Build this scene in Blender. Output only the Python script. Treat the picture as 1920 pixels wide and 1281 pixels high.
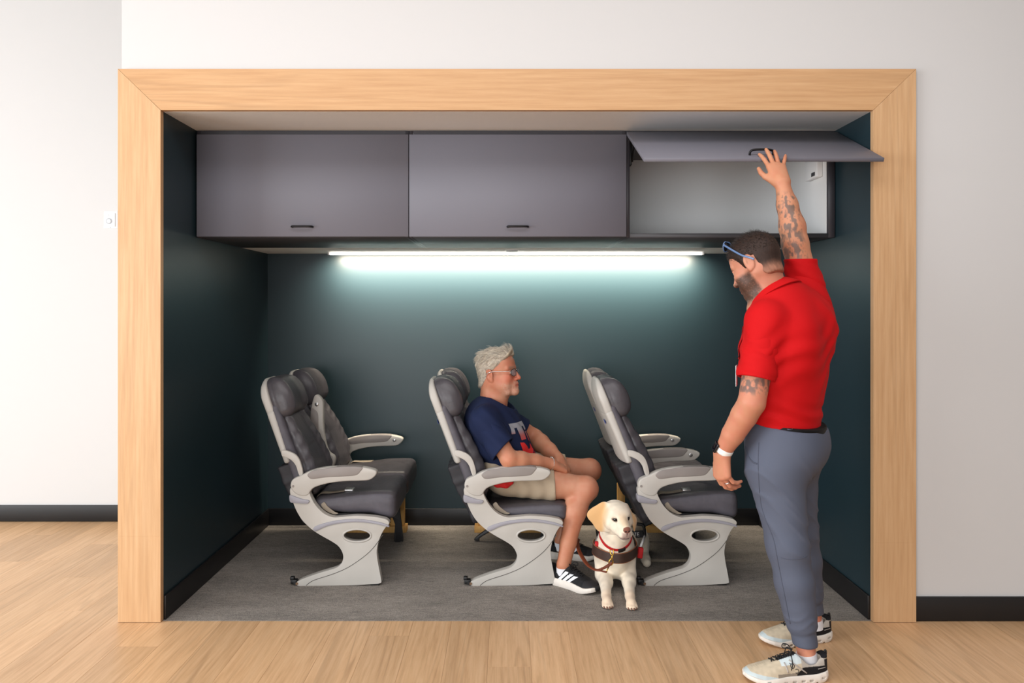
import bpy, bmesh, math, random
import numpy as np
from mathutils import Vector, Matrix
from mathutils.bvhtree import BVHTree

random.seed(7)
rng = np.random.default_rng(7)
scene = bpy.context.scene
COL = scene.collection
for o in list(bpy.data.objects):
    bpy.data.objects.remove(o)

# ------------------------------------------------------------------ camera
F, CX, CY, EYE = 1417.0, 950.0, 577.0, 1.46      # focal length (px), vanishing point (px), eye height (m)
cam_data = bpy.data.cameras.new('camera')
cam_data.sensor_fit = 'HORIZONTAL'
cam_data.sensor_width = 36.0
cam_data.lens = F / 1920 * 36.0
cam_data.shift_x = (960 - CX) / 1920
cam_data.shift_y = -(640.5 - CY) / 1920
cam_data.clip_start = 0.05
cam = bpy.data.objects.new('camera', cam_data)
cam.location = (0, 0, EYE)
cam.rotation_euler = (math.pi / 2, 0, 0)
COL.objects.link(cam)
scene.camera = cam

# ------------------------------------------------------------------ light
world = bpy.data.worlds.new('world')
scene.world = world
world.use_nodes = True
bg = world.node_tree.nodes['Background']
bg.inputs[0].default_value = (0.92, 0.96, 1.0, 1)
bg.inputs[1].default_value = 0.16


def area(name, loc, target, sx, sy, power, color):
    d = bpy.data.lights.new(name, 'AREA')
    d.shape = 'RECTANGLE'
    d.size, d.size_y = sx, sy
    d.energy = power
    d.color = color
    o = bpy.data.objects.new(name, d)
    o.location = loc
    o.rotation_euler = (Vector(target) - Vector(loc)).to_track_quat('-Z', 'Y').to_euler()
    COL.objects.link(o)
    return o


# daylight through the glazing on the left of the room
area('window_daylight_side', (-6.6, 0.6, 1.7), (-1.0, 3.6, 1.4), 4.0, 2.6, 370, (0.93, 0.97, 1.0))
area('fill_behind', (-2.4, -4.4, 1.45), (0, 3.5, 1.5), 6.0, 2.6, 310, (0.96, 0.98, 1.0))  # unseen broad front fill, added behind the camera and set low for the bins
area('overhead_fill', (0.0, 1.2, 3.7), (0.0, 1.2, 0), 5.0, 1.6, 95, (0.98, 0.98, 1.0))  # unseen overhead fill, added to brighten the floor and other level surfaces

vs = scene.view_settings
scene.display_settings.display_device = 'sRGB'
vs.view_transform = 'Standard'
vs.look = 'None'
vs.exposure = 0.0
vs.gamma = 1.0
vs.use_curve_mapping = False
scene.cycles.use_denoising = True


# ------------------------------------------------------------------ helpers
def at(px, py, Y):
    """point of the photograph at distance Y"""
    return Vector(((px - CX) * Y / F, Y, EYE - (py - CY) * Y / F))


def lin(c):
    out = []
    for v in c[:3]:
        v = v / 255.0
        out.append(v / 12.92 if v <= 0.04045 else ((v + 0.055) / 1.055) ** 2.4)
    return tuple(out)


def rgba(c):
    return lin(c) + (1.0,)


def tag(o, label=None, category=None, group=None, kind=None):
    if label:
        o['label'] = label
    if category:
        o['category'] = category
    if group:
        o['group'] = group
    if kind:
        o['kind'] = kind
    return o


def empty(name, loc=(0, 0, 0), label=None, category=None, group=None, parent=None):
    o = bpy.data.objects.new(name, None)
    o.empty_display_size = 0.05
    o.location = loc
    COL.objects.link(o)
    if parent:
        o.parent = parent
    tag(o, label, category, group)
    return o


def put(name, me, m=None, parent=None, smooth=False, sharp=None):
    o = bpy.data.objects.new(name, me)
    COL.objects.link(o)
    if m:
        me.materials.clear()
        me.materials.append(m)
    if smooth and len(me.polygons):
        me.polygons.foreach_set('use_smooth', [True] * len(me.polygons))
        if sharp:
            me.set_sharp_from_angle(angle=math.radians(sharp))
    if parent:
        o.parent = parent
    return o


def from_bm(bm, name):
    me = bpy.data.meshes.new(name)
    bm.normal_update()
    bm.to_mesh(me)
    bm.free()
    return me


def bm_box(bm, x0, x1, y0, y1, z0, z1):
    r = bmesh.ops.create_cube(bm, size=1.0)
    for v in r['verts']:
        v.co = Vector((x0 + (v.co.x + .5) * (x1 - x0), y0 + (v.co.y + .5) * (y1 - y0), z0 + (v.co.z + .5) * (z1 - z0)))
    return r['verts']


def bevel_sharp(bm, off, seg=2, ang=35):
    bm.normal_update()
    es = [e for e in bm.edges if len(e.link_faces) == 2 and e.calc_face_angle(0) > math.radians(ang)]
    if es and off > 0:
        bmesh.ops.bevel(bm, geom=es, offset=off, segments=seg, profile=.5, affect='EDGES', clamp_overlap=True)


def box(name, x0, x1, y0, y1, z0, z1, m, parent=None, bevel=0.0, seg=2):
    bm = bmesh.new()
    bm_box(bm, x0, x1, y0, y1, z0, z1)
    if bevel:
        bevel_sharp(bm, bevel, seg)
    return put(name, from_bm(bm, name), m, parent, smooth=bool(bevel), sharp=50)


def spline(pts, n=6, closed=True):
    """Catmull-Rom through pts (any dimension)"""
    P = [np.array(p, float) for p in pts]
    N = len(P)
    out = []
    rngi = range(N) if closed else range(N - 1)
    for i in rngi:
        if closed:
            a, b, c, d = P[(i - 1) % N], P[i], P[(i + 1) % N], P[(i + 2) % N]
        else:
            a, b, c, d = P[max(i - 1, 0)], P[i], P[i + 1], P[min(i + 2, N - 1)]
        for k in range(n):
            t = k / n
            out.append(.5 * ((2 * b) + (-a + c) * t + (2 * a - 5 * b + 4 * c - d) * t * t + (-a + 3 * b - 3 * c + d) * t ** 3))
    if not closed:
        out.append(P[-1])
    return out


def prism(name, outline, y0, y1, m, parent=None, bevel=0.004, seg=2, holes=(), axis='Y'):
    """outline of (x, z) points extruded along y (axis 'Y')"""
    bm = bmesh.new()
    edges = []
    for loop in [outline] + list(holes):
        vsl = [bm.verts.new((p[0], y0, p[1])) for p in loop]
        for i in range(len(vsl)):
            edges.append(bm.edges.new((vsl[i], vsl[(i + 1) % len(vsl)])))
    if holes:
        bmesh.ops.triangle_fill(bm, use_beauty=True, use_dissolve=False, edges=edges)
    else:
        bmesh.ops.contextual_create(bm, geom=edges)
    bmesh.ops.recalc_face_normals(bm, faces=bm.faces)
    r = bmesh.ops.extrude_face_region(bm, geom=list(bm.faces))
    nv = [g for g in r['geom'] if isinstance(g, bmesh.types.BMVert)]
    bmesh.ops.translate(bm, verts=nv, vec=(0, y1 - y0, 0))
    bmesh.ops.recalc_face_normals(bm, faces=bm.faces)
    if bevel:
        bm.normal_update()
        es = [e for e in bm.edges if len(e.link_faces) == 2 and e.calc_face_angle(0) > math.radians(60)
              and abs(e.verts[0].co.y - e.verts[1].co.y) < 1e-6]
        bmesh.ops.bevel(bm, geom=es, offset=bevel, segments=seg, profile=.5, affect='EDGES', clamp_overlap=True)
    return put(name, from_bm(bm, name), m, parent, smooth=True, sharp=40)


def tube_mesh(name, pts, rad, seg=10, closed=False, flat=1.0, flat_dir=None):
    """tube along pts; rad number or list; flat < 1 squeezes along flat_dir"""
    P = [Vector(p) for p in pts]
    n = len(P)
    R = rad if hasattr(rad, '__len__') else [rad] * n
    verts, faces = [], []
    prev = None
    for i in range(n):
        if closed:
            t = P[(i + 1) % n] - P[i - 1]
        else:
            t = P[min(i + 1, n - 1)] - P[max(i - 1, 0)]
        t.normalize()
        if flat_dir is not None:
            fd = Vector(flat_dir[i]) if hasattr(flat_dir[0], '__len__') else Vector(flat_dir)
            u = (fd - t * fd.dot(t)).normalized()
        elif prev is None:
            u = t.orthogonal().normalized()
        else:
            u = (prev - t * prev.dot(t)).normalized()
        prev = u
        w = t.cross(u)
        for k in range(seg):
            a = 2 * math.pi * k / seg
            verts.append(P[i] + u * (math.cos(a) * R[i] * flat) + w * (math.sin(a) * R[i]))
    for i in range(n if closed else n - 1):
        j = (i + 1) % n
        for k in range(seg):
            k2 = (k + 1) % seg
            faces.append((i * seg + k, i * seg + k2, j * seg + k2, j * seg + k))
    if not closed:
        faces.append(tuple(range(seg - 1, -1, -1)))
        faces.append(tuple((n - 1) * seg + k for k in range(seg)))
    me = bpy.data.meshes.new(name)
    me.from_pydata([tuple(v) for v in verts], [], faces)
    bm = bmesh.new()
    bm.from_mesh(me)
    bmesh.ops.recalc_face_normals(bm, faces=bm.faces)
    bm.to_mesh(me)
    bm.free()
    return me


def tube(name, pts, rad, m, parent=None, seg=10, closed=False, flat=1.0, flat_dir=None):
    return put(name, tube_mesh(name, pts, rad, seg, closed, flat, flat_dir), m, parent, smooth=True, sharp=60)


def join_meshes(name, meshes):
    V, Fc, off = [], [], 0
    for me in meshes:
        V += [tuple(v.co) for v in me.vertices]
        Fc += [tuple(i + off for i in p.vertices) for p in me.polygons]
        off = len(V)
    me = bpy.data.meshes.new(name)
    me.from_pydata(V, [], Fc)
    return me


def copy_tree(o, parent=None):
    c = o.copy()
    COL.objects.link(c)
    c.parent = parent
    for ch in o.children:
        copy_tree(ch, c)
    return c


# ------------------------------------------------------------------ implicit surfaces for soft shapes
class Vol:
    def __init__(s, lo, hi, h):
        s.lo = np.array(lo, float)
        s.h = h
        s.n = np.ceil((np.array(hi, float) - s.lo) / h).astype(int) + 1
        s.d = np.full(s.n, 1.0, np.float32)
        s.ax = [(s.lo[i] + h * np.arange(s.n[i])).astype(np.float32) for i in range(3)]

    def sub(s, lo, hi):
        a = np.clip(np.floor((np.array(lo) - s.lo) / s.h).astype(int), 0, s.n)
        b = np.clip(np.ceil((np.array(hi) - s.lo) / s.h).astype(int) + 1, 0, s.n)
        sl = tuple(slice(int(a[i]), int(max(b[i], a[i]))) for i in range(3))
        X = s.ax[0][sl[0]][:, None, None]
        Y = s.ax[1][sl[1]][None, :, None]
        Z = s.ax[2][sl[2]][None, None, :]
        return sl, X, Y, Z

    def comb(s, sl, b, k, op):
        a = s.d[sl]
        if a.size == 0:
            return
        if op == 'u':
            if k <= 0:
                s.d[sl] = np.minimum(a, b)
            else:
                h = np.clip(.5 + .5 * (b - a) / k, 0, 1)
                s.d[sl] = b + (a - b) * h - k * h * (1 - h)
        else:
            b = -b
            if k <= 0:
                s.d[sl] = np.maximum(a, b)
            else:
                h = np.clip(.5 - .5 * (b - a) / k, 0, 1)
                s.d[sl] = b + (a - b) * h + k * h * (1 - h)

    def cone(s, a, b, ra, rb, k=.01, op='u', n=None, f=1.0):
        a = np.array(a, float); b = np.array(b, float)
        m = max(ra, rb) * max(1, f) + k + 3 * s.h
        sl, X, Y, Z = s.sub(np.minimum(a, b) - m, np.maximum(a, b) + m)
        ba = b - a
        L = max(ba @ ba, 1e-9)
        px, py, pz = X - a[0], Y - a[1], Z - a[2]
        t = np.clip((px * ba[0] + py * ba[1] + pz * ba[2]) / L, 0, 1)
        vx, vy, vz = px - t * ba[0], py - t * ba[1], pz - t * ba[2]
        if n is not None:
            n = np.array(n, float); n /= np.linalg.norm(n)
            g = (vx * n[0] + vy * n[1] + vz * n[2]) * (1 / f - 1)
            vx, vy, vz = vx + n[0] * g, vy + n[1] * g, vz + n[2] * g
        d = np.sqrt(vx * vx + vy * vy + vz * vz) - (ra + t * (rb - ra))
        if n is not None and f < 1:
            d = d * max(f, .35)
        s.comb(sl, d, k, op)

    def ell(s, c, r, k=.01, op='u', R=None):
        c = np.array(c, float); r = np.array(r, float)
        m = r.max() + k + 3 * s.h
        sl, X, Y, Z = s.sub(c - m, c + m)
        px, py, pz = X - c[0], Y - c[1], Z - c[2]
        if R is not None:
            R = np.array(R, float)      # columns = local axes
            px, py, pz = (px * R[0, i] + py * R[1, i] + pz * R[2, i] for i in range(3))
        k0 = np.sqrt((px / r[0]) ** 2 + (py / r[1]) ** 2 + (pz / r[2]) ** 2)
        k1 = np.sqrt((px / r[0] ** 2) ** 2 + (py / r[1] ** 2) ** 2 + (pz / r[2] ** 2) ** 2) + 1e-9
        s.comb(sl, k0 * (k0 - 1) / k1, k, op)

    def rbox(s, c, half, r, k=.01, op='u', R=None):
        c = np.array(c, float)
        m = np.linalg.norm(half) + k + 3 * s.h
        sl, X, Y, Z = s.sub(c - m, c + m)
        px, py, pz = X - c[0], Y - c[1], Z - c[2]
        if R is not None:
            R = np.array(R, float)
            px, py, pz = (px * R[0, i] + py * R[1, i] + pz * R[2, i] for i in range(3))
        qx, qy, qz = abs(px) - half[0] + r, abs(py) - half[1] + r, abs(pz) - half[2] + r
        d = np.sqrt(np.maximum(qx, 0) ** 2 + np.maximum(qy, 0) ** 2 + np.maximum(qz, 0) ** 2) + np.minimum(np.maximum(np.maximum(qx, qy), qz), 0) - r
        s.comb(sl, d, k, op)

    def field(s, fn, k=.01, op='u', lo=None, hi=None):
        sl, X, Y, Z = s.sub(s.lo if lo is None else lo, s.lo + s.n * s.h if hi is None else hi)
        s.comb(sl, np.asarray(fn(X, Y, Z), np.float32) + 0 * (X + Y + Z), k, op)

    def cut(s, p, n, k=0.0):
        """remove the side n points to"""
        n = np.array(n, float); n /= np.linalg.norm(n)
        s.field(lambda X, Y, Z: -((X - p[0]) * n[0] + (Y - p[1]) * n[1] + (Z - p[2]) * n[2]), k, 's')

    def trim(s, p, n, rad, k=0.0):
        """cut(), but only within rad of p"""
        n = np.array(n, float); n /= np.linalg.norm(n)
        p = np.array(p, float)

        def fn(X, Y, Z):
            pl = -((X - p[0]) * n[0] + (Y - p[1]) * n[1] + (Z - p[2]) * n[2])
            return np.maximum(pl, np.sqrt((X - p[0]) ** 2 + (Y - p[1]) ** 2 + (Z - p[2]) ** 2) - rad)
        s.field(fn, k, 's', lo=p - rad, hi=p + rad)

    def add(s, fn):
        sl, X, Y, Z = s.sub(s.lo, s.lo + s.n * s.h)
        s.d += np.asarray(fn(X, Y, Z), np.float32)

    def arrays(s, smooth=2):
        d = s.d.copy()
        for ax in range(3):          # close the surface at the border of the grid
            for e in (0, -1):
                ix = [slice(None)] * 3
                ix[ax] = e
                d[tuple(ix)] = np.maximum(d[tuple(ix)], s.h * .1)
        ins = d < 0
        c = np.zeros(np.array(d.shape) - 1, np.uint8)
        for i in (0, 1):
            for j in (0, 1):
                for k in (0, 1):
                    c += ins[i:d.shape[0] - 1 + i, j:d.shape[1] - 1 + j, k:d.shape[2] - 1 + k]
        act = (c > 0) & (c < 8)
        ids = np.argwhere(act)
        idx = np.full(act.shape, -1, np.int64)
        idx[act] = np.arange(len(ids))
        acc = np.zeros((len(ids), 3))
        cnt = np.zeros(len(ids))
        cor = [(i, j, k) for i in (0, 1) for j in (0, 1) for k in (0, 1)]
        for A in cor:
            for ax in range(3):
                if A[ax]:
                    continue
                B = list(A); B[ax] = 1
                d1 = d[ids[:, 0] + A[0], ids[:, 1] + A[1], ids[:, 2] + A[2]]
                d2 = d[ids[:, 0] + B[0], ids[:, 1] + B[1], ids[:, 2] + B[2]]
                m = (d1 < 0) != (d2 < 0)
                t = np.where(m, d1 / np.where(m, d1 - d2, 1), 0)
                p = np.tile(np.array(A, float), (len(ids), 1))
                p[:, ax] += t
                acc += p * m[:, None]
                cnt += m
        V = s.lo + (ids + acc / np.maximum(cnt, 1)[:, None]) * s.h
        Q = []
        for ax in range(3):
            o1, o2 = [(1, 2), (2, 0), (0, 1)][ax]
            a = [slice(1, -1)] * 3; b = [slice(1, -1)] * 3
            a[ax] = slice(0, -1); b[ax] = slice(1, None)
            A, B = ins[tuple(a)], ins[tuple(b)]
            e = np.argwhere(A != B)
            if not len(e):
                continue
            fl = A[tuple(e.T)]
            base = e + 1
            base[:, ax] -= 1
            q = []
            for (u, v) in ((-1, -1), (0, -1), (0, 0), (-1, 0)):
                w = base.copy()
                w[:, o1] += u
                w[:, o2] += v
                q.append(idx[tuple(w.T)])
            q = np.stack(q, 1)
            q[~fl] = q[~fl][:, ::-1]
            Q.append(q)
        Q = np.concatenate(Q) if Q else np.zeros((0, 4), int)
        for _ in range(smooth):       # light relaxation
            S = np.zeros_like(V); N = np.zeros(len(V))
            for i in range(4):
                a, b = Q[:, i], Q[:, (i + 1) % 4]
                for c3 in range(3):
                    S[:, c3] += np.bincount(a, V[b, c3], len(V)) + np.bincount(b, V[a, c3], len(V))
                N += np.bincount(a, minlength=len(V)) + np.bincount(b, minlength=len(V))
            V = V + .5 * (S / np.maximum(N, 1)[:, None] - V)
        return V, Q


def np_mesh(name, V, Q):
    me = bpy.data.meshes.new(name)
    V = np.asarray(V, np.float32)
    me.vertices.add(len(V))
    me.vertices.foreach_set('co', V.ravel())
    n = Q.shape[1]
    me.loops.add(Q.size)
    me.loops.foreach_set('vertex_index', Q.astype(np.int32).ravel())
    me.polygons.add(len(Q))
    me.polygons.foreach_set('loop_start', np.arange(0, Q.size, n, dtype=np.int32))
    me.update(calc_edges=True)
    me.validate()
    return me


def largest(V, Q):
    """keep the biggest connected piece"""
    lab = np.arange(len(V))
    while True:
        m = lab[Q].min(1)
        new = lab.copy()
        for i in range(4):
            np.minimum.at(new, Q[:, i], m)
        new = new[new]
        if (new == lab).all():
            break
        lab = new
    big = np.bincount(lab).argmax()
    keep = lab == big
    mp = np.cumsum(keep) - 1
    return V[keep], mp[Q[keep[Q[:, 0]]]]


def cat_arrays(lst):
    V, Q, o = [], [], 0
    for v, q in lst:
        V.append(v); Q.append(q + o); o += len(v)
    return np.concatenate(V), np.concatenate(Q)


def colour(me, C):
    """per-vertex surface colour (sRGB 0-255, n x 3)"""
    C = np.asarray(C, float) / 255.0
    L = np.where(C <= .04045, C / 12.92, ((C + .055) / 1.055) ** 2.4)
    at_ = me.color_attributes.new('Col', 'FLOAT_COLOR', 'POINT')
    out = np.ones((len(C), 4), np.float32)
    out[:, :3] = L
    at_.data.foreach_set('color', out.ravel())


def sstep(a, b, x):
    t = np.clip((x - a) / (b - a), 0, 1)
    return t * t * (3 - 2 * t)


def vnoise(P, scale, seed=0):
    """cheap smooth value noise in numpy, 0..1"""
    p = np.asarray(P) * scale
    i = np.floor(p).astype(np.int64)
    f = p - i
    f = f * f * (3 - 2 * f)
    out = np.zeros(len(p))
    for a in (0, 1):
        for b in (0, 1):
            for c in (0, 1):
                h = (i[:, 0] + a) * 374761393 + (i[:, 1] + b) * 668265263 + (i[:, 2] + c) * 2147483647 + seed * 144269
                h = (h ^ (h >> 13)) * 1274126177
                h = ((h ^ (h >> 16)) & 0xffff) / 65535.0
                w = (f[:, 0] if a else 1 - f[:, 0]) * (f[:, 1] if b else 1 - f[:, 1]) * (f[:, 2] if c else 1 - f[:, 2])
                out += h * w
    return out


def bvh_of(me, M=None):
    M = M or Matrix.Identity(4)
    return BVHTree.FromPolygons([M @ v.co for v in me.vertices], [tuple(p.vertices) for p in me.polygons])


def patch_mesh(name, bvh, poly, O, U, W, D, off=.0015, cuts=2, holes=(), thick=0.0):
    """flat print: polygon in the plane (O, U, W) dropped along D on a surface"""
    O, U, W, D = Vector(O), Vector(U), Vector(W), Vector(D).normalized()
    bm = bmesh.new()
    edges = []
    for loop in [poly] + list(holes):
        vv = [bm.verts.new((p[0], p[1], 0)) for p in loop]
        for i in range(len(vv)):
            edges.append(bm.edges.new((vv[i], vv[(i + 1) % len(vv)])))
    bmesh.ops.triangle_fill(bm, use_beauty=True, edges=edges)
    for _ in range(cuts):
        bmesh.ops.subdivide_edges(bm, edges=list(bm.edges), cuts=1, use_grid_fill=False)
        bmesh.ops.triangulate(bm, faces=list(bm.faces))
    bmesh.ops.recalc_face_normals(bm, faces=bm.faces)
    for v in list(bm.verts):
        p = O + U * v.co.x + W * v.co.y
        hit = bvh.ray_cast(p, D)
        if hit[0] is None:
            near = bvh.find_nearest(p)
            q, nn = near[0], near[1]
        else:
            q, nn = hit[0], hit[1]
        if nn.dot(D) > 0:
            nn = -nn
        v.co = q + nn * off
    bm.normal_update()
    if bm.faces and sum((f.normal.dot(D) for f in bm.faces)) > 0:
        bmesh.ops.reverse_faces(bm, faces=bm.faces)
    return from_bm(bm, name)


def strands(name, roots, dirs, lens, rad, gravity=(0, 0, -1), bend=.3, segs=5, jitter=.15, normals=None, follow=0.0):
    """hair: three-sided tapering strands"""
    n = len(roots)
    P = np.array(roots, float)
    Dv = np.array(dirs, float)
    Dv += jitter * rng.normal(size=Dv.shape)
    Dv /= np.linalg.norm(Dv, axis=1)[:, None]
    pts = [P]
    g = np.array(gravity, float)
    for s in range(segs):
        st = (np.asarray(lens) / segs)[:, None]
        if normals is not None:
            Dv = Dv - (follow if s else 0) * np.asarray(normals)
        Dv = Dv + g * bend / segs
        Dv /= np.linalg.norm(Dv, axis=1)[:, None]
        pts.append(pts[-1] + Dv * st)
    ref = rng.normal(size=(n, 3))
    V = np.zeros((n, segs + 1, 3, 3))
    for s in range(segs + 1):
        t = pts[min(s + 1, segs)] - pts[max(s - 1, 0)]
        t /= np.linalg.norm(t, axis=1)[:, None] + 1e-9
        u = np.cross(t, ref); u /= np.linalg.norm(u, axis=1)[:, None] + 1e-9
        w = np.cross(t, u)
        r = rad * (1 - .75 * (s / segs) ** 1.5)
        for k in range(3):
            a = 2 * math.pi * k / 3
            V[:, s, k] = pts[s] + r * (math.cos(a) * u + math.sin(a) * w)
    base = (np.arange(n) * (segs + 1) * 3)[:, None, None]
    q = []
    for s in range(segs):
        for k in range(3):
            k2 = (k + 1) % 3
            q.append([s * 3 + k, s * 3 + k2, (s + 1) * 3 + k2, (s + 1) * 3 + k])
    Q = (base + np.array(q)[None]).reshape(-1, 4)
    return V.reshape(-1, 3), Q


# ------------------------------------------------------------------ materials
def nodes(name):
    m = bpy.data.materials.new(name)
    m.use_nodes = True
    nt = m.node_tree
    b = nt.nodes['Principled BSDF']
    return m, nt, b


def N(nt, t, **kw):
    n = nt.nodes.new(t)
    for k, v in kw.items():
        if k.startswith('in_'):
            n.inputs[k[3:].replace('_', ' ')].default_value = v
        else:
            setattr(n, k, v)
    return n


def add_bump(nt, b, height, strength, dist):
    bp = N(nt, 'ShaderNodeBump')
    bp.inputs['Strength'].default_value = strength
    bp.inputs['Distance'].default_value = dist
    nt.links.new(height, bp.inputs['Height'])
    nt.links.new(bp.outputs[0], b.inputs['Normal'])


def mixc(nt, fac, a, bcol):
    mx = N(nt, 'ShaderNodeMix', data_type='RGBA')
    if isinstance(fac, float):
        mx.inputs[0].default_value = fac
    else:
        nt.links.new(fac, mx.inputs[0])
    for sock, v in ((mx.inputs[6], a), (mx.inputs[7], bcol)):
        if isinstance(v, tuple):
            sock.default_value = v
        else:
            nt.links.new(v, sock)
    return mx.outputs[2]


def coords(nt, scale=(1, 1, 1), kind='Object', loc=(0, 0, 0)):
    if kind == 'Position':
        g = N(nt, 'ShaderNodeNewGeometry')
        src = g.outputs['Position']
    else:
        g = N(nt, 'ShaderNodeTexCoord')
        src = g.outputs[kind]
    mp = N(nt, 'ShaderNodeMapping')
    mp.inputs['Scale'].default_value = scale
    mp.inputs['Location'].default_value = loc
    nt.links.new(src, mp.inputs['Vector'])
    return mp.outputs[0]


def ramp(nt, fac, stops):
    r = N(nt, 'ShaderNodeValToRGB')
    el = r.color_ramp.elements
    while len(el) < len(stops):
        el.new(.5)
    for e, (p, c) in zip(el, stops):
        e.position = p
        e.color = c if len(c) == 4 else c + (1,)
    nt.links.new(fac, r.inputs[0])
    return r.outputs[0]


def noise_tex(nt, vec, scale, detail=4, rough=.5, dist=0.0):
    n = N(nt, 'ShaderNodeTexNoise')
    n.inputs['Scale'].default_value = scale
    n.inputs['Detail'].default_value = detail
    n.inputs['Roughness'].default_value = rough
    n.inputs['Distortion'].default_value = dist
    nt.links.new(vec, n.inputs['Vector'])
    return n.outputs['Fac']


def plain(name, c, rough=.5, metal=0.0, spec=.5, bump=None, var=None, coat=0.0, sheen=0.0, kind='Object'):
    """bump = (scale, strength, distance); var = (scale, amount) tint variation"""
    m, nt, b = nodes(name)
    b.inputs['Base Color'].default_value = rgba(c)
    b.inputs['Roughness'].default_value = rough
    b.inputs['Metallic'].default_value = metal
    b.inputs['Specular IOR Level'].default_value = spec
    b.inputs['Coat Weight'].default_value = coat
    b.inputs['Sheen Weight'].default_value = sheen
    if var:
        f = noise_tex(nt, coords(nt, kind=kind), var[0], 3)
        lo = tuple(max(0, v * (1 - var[1])) for v in lin(c)) + (1,)
        hi = tuple(min(1, v * (1 + var[1])) for v in lin(c)) + (1,)
        nt.links.new(ramp(nt, f, [(.3, lo), (.7, hi)]), b.inputs['Base Color'])
    if bump:
        add_bump(nt, b, noise_tex(nt, coords(nt, kind=kind), bump[0], 4), bump[1], bump[2])
    return m


def vcol(name, rough=.5, spec=.4, bump=None, sub=0.0, sheen=0.0, stretch=(1, 1, 1)):
    """takes its colour from the 'Col' attribute computed by the builder"""
    m, nt, b = nodes(name)
    a = N(nt, 'ShaderNodeVertexColor', layer_name='Col')
    nt.links.new(a.outputs['Color'], b.inputs['Base Color'])
    b.inputs['Roughness'].default_value = rough
    b.inputs['Specular IOR Level'].default_value = spec
    b.inputs['Sheen Weight'].default_value = sheen
    if sub:
        b.inputs['Subsurface Weight'].default_value = sub
        b.inputs['Subsurface Radius'].default_value = (1, .35, .2)
        b.inputs['Subsurface Scale'].default_value = .006
    if bump:
        add_bump(nt, b, noise_tex(nt, coords(nt, scale=stretch), bump[0], 4), bump[1], bump[2])
    return m


def oak(name, axis, light, mid, dark, rough=.42, per_object=False, contrast=1.0):
    """oak boards: stretched grain with cathedral figure"""
    m, nt, b = nodes(name)
    sc = {'X': (.55, 13, 13), 'Y': (12, .6, 12), 'Z': (13, 13, .55)}[axis]
    v = coords(nt, scale=sc, kind='Position')
    if per_object:
        oi = N(nt, 'ShaderNodeObjectInfo')
        mul = N(nt, 'ShaderNodeMath', operation='MULTIPLY')
        mul.inputs[1].default_value = 97.0
        nt.links.new(oi.outputs['Random'], mul.inputs[0])
        cb = N(nt, 'ShaderNodeCombineXYZ')
        for i in range(3):
            nt.links.new(mul.outputs[0], cb.inputs[i])
        ad = N(nt, 'ShaderNodeVectorMath', operation='ADD')
        nt.links.new(v, ad.inputs[0])
        nt.links.new(cb.outputs[0], ad.inputs[1])
        v = ad.outputs[0]
    big = noise_tex(nt, v, .55, 2, .5, .6)
    w = N(nt, 'ShaderNodeMath', operation='MULTIPLY')
    w.inputs[1].default_value = 55.0
    nt.links.new(big, w.inputs[0])
    sn = N(nt, 'ShaderNodeMath', operation='SINE')
    nt.links.new(w.outputs[0], sn.inputs[0])
    figure = ramp(nt, sn.outputs[0], [(.45, (0, 0, 0, 1)), (1.0, (1, 1, 1, 1))])
    fine = noise_tex(nt, v, 5.5, 6, .65)
    tint = noise_tex(nt, v, .8, 2)
    base = ramp(nt, fine, [(.22, rgba(dark)), (.5, rgba(mid)), (.78, rgba(light))])
    fig = N(nt, 'ShaderNodeMath', operation='MULTIPLY')
    nt.links.new(figure, fig.inputs[0])
    gate = ramp(nt, tint, [(.42, (0, 0, 0, 1)), (.72, (1, 1, 1, 1))])
    nt.links.new(gate, fig.inputs[1])
    fs = N(nt, 'ShaderNodeMath', operation='MULTIPLY')
    fs.inputs[1].default_value = .42 * contrast
    nt.links.new(fig.outputs[0], fs.inputs[0])
    c = mixc(nt, fs.outputs[0], base, rgba(tuple(x * .82 for x in dark)))
    if per_object:
        hsv = N(nt, 'ShaderNodeHueSaturation')
        mr = N(nt, 'ShaderNodeMapRange')
        mr.inputs['To Min'].default_value = .9
        mr.inputs['To Max'].default_value = 1.08
        nt.links.new(oi.outputs['Random'], mr.inputs['Value'])
        nt.links.new(mr.outputs[0], hsv.inputs['Value'])
        nt.links.new(c, hsv.inputs['Color'])
        c = hsv.outputs[0]
    nt.links.new(c, b.inputs['Base Color'])
    b.inputs['Roughness'].default_value = rough
    b.inputs['Specular IOR Level'].default_value = .35
    add_bump(nt, b, fine, .12, .001)
    return m


M = {}
M['wall_white'] = plain('painted wall white', (204, 203, 202), .75, spec=.25, bump=(260, .06, .001))
M['ceiling_white'] = plain('ceiling white', (226, 225, 223), .8, spec=.2)
M['teal'] = plain('dark teal eggshell paint', (31, 49, 56), .38, spec=.42, bump=(340, .05, .001))
M['black_base'] = plain('black vinyl baseboard', (24, 23, 24), .42, spec=.4)
M['laminate'] = plain('charcoal laminate', (112, 111, 120), .5, spec=.35, bump=(500, .04, .0005))
M['laminate_edge'] = plain('charcoal laminate edge', (58, 56, 61), .4, spec=.4)
M['melamine'] = plain('light grey melamine', (238, 238, 237), .5, spec=.35)
M['bin_under'] = plain('satin charcoal underside', (66, 65, 68), .45, spec=.4)
M['handle'] = plain('black metal handle', (30, 29, 31), .35, metal=.6)
M['oak_v'] = oak('oak board upright', 'Z', (211, 174, 134), (201, 161, 119), (188, 146, 104), contrast=.6)
M['oak_h'] = oak('oak board level', 'X', (207, 167, 125), (196, 154, 111), (182, 138, 96), contrast=.8)
M['oak_floor'] = oak('oak vinyl plank', 'Y', (224, 187, 147), (210, 170, 128), (186, 145, 105), rough=.36, per_object=True)
M['pine'] = oak('raw pine', 'Z', (214, 172, 108), (202, 156, 90), (184, 138, 74), rough=.6, contrast=.5)
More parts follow.
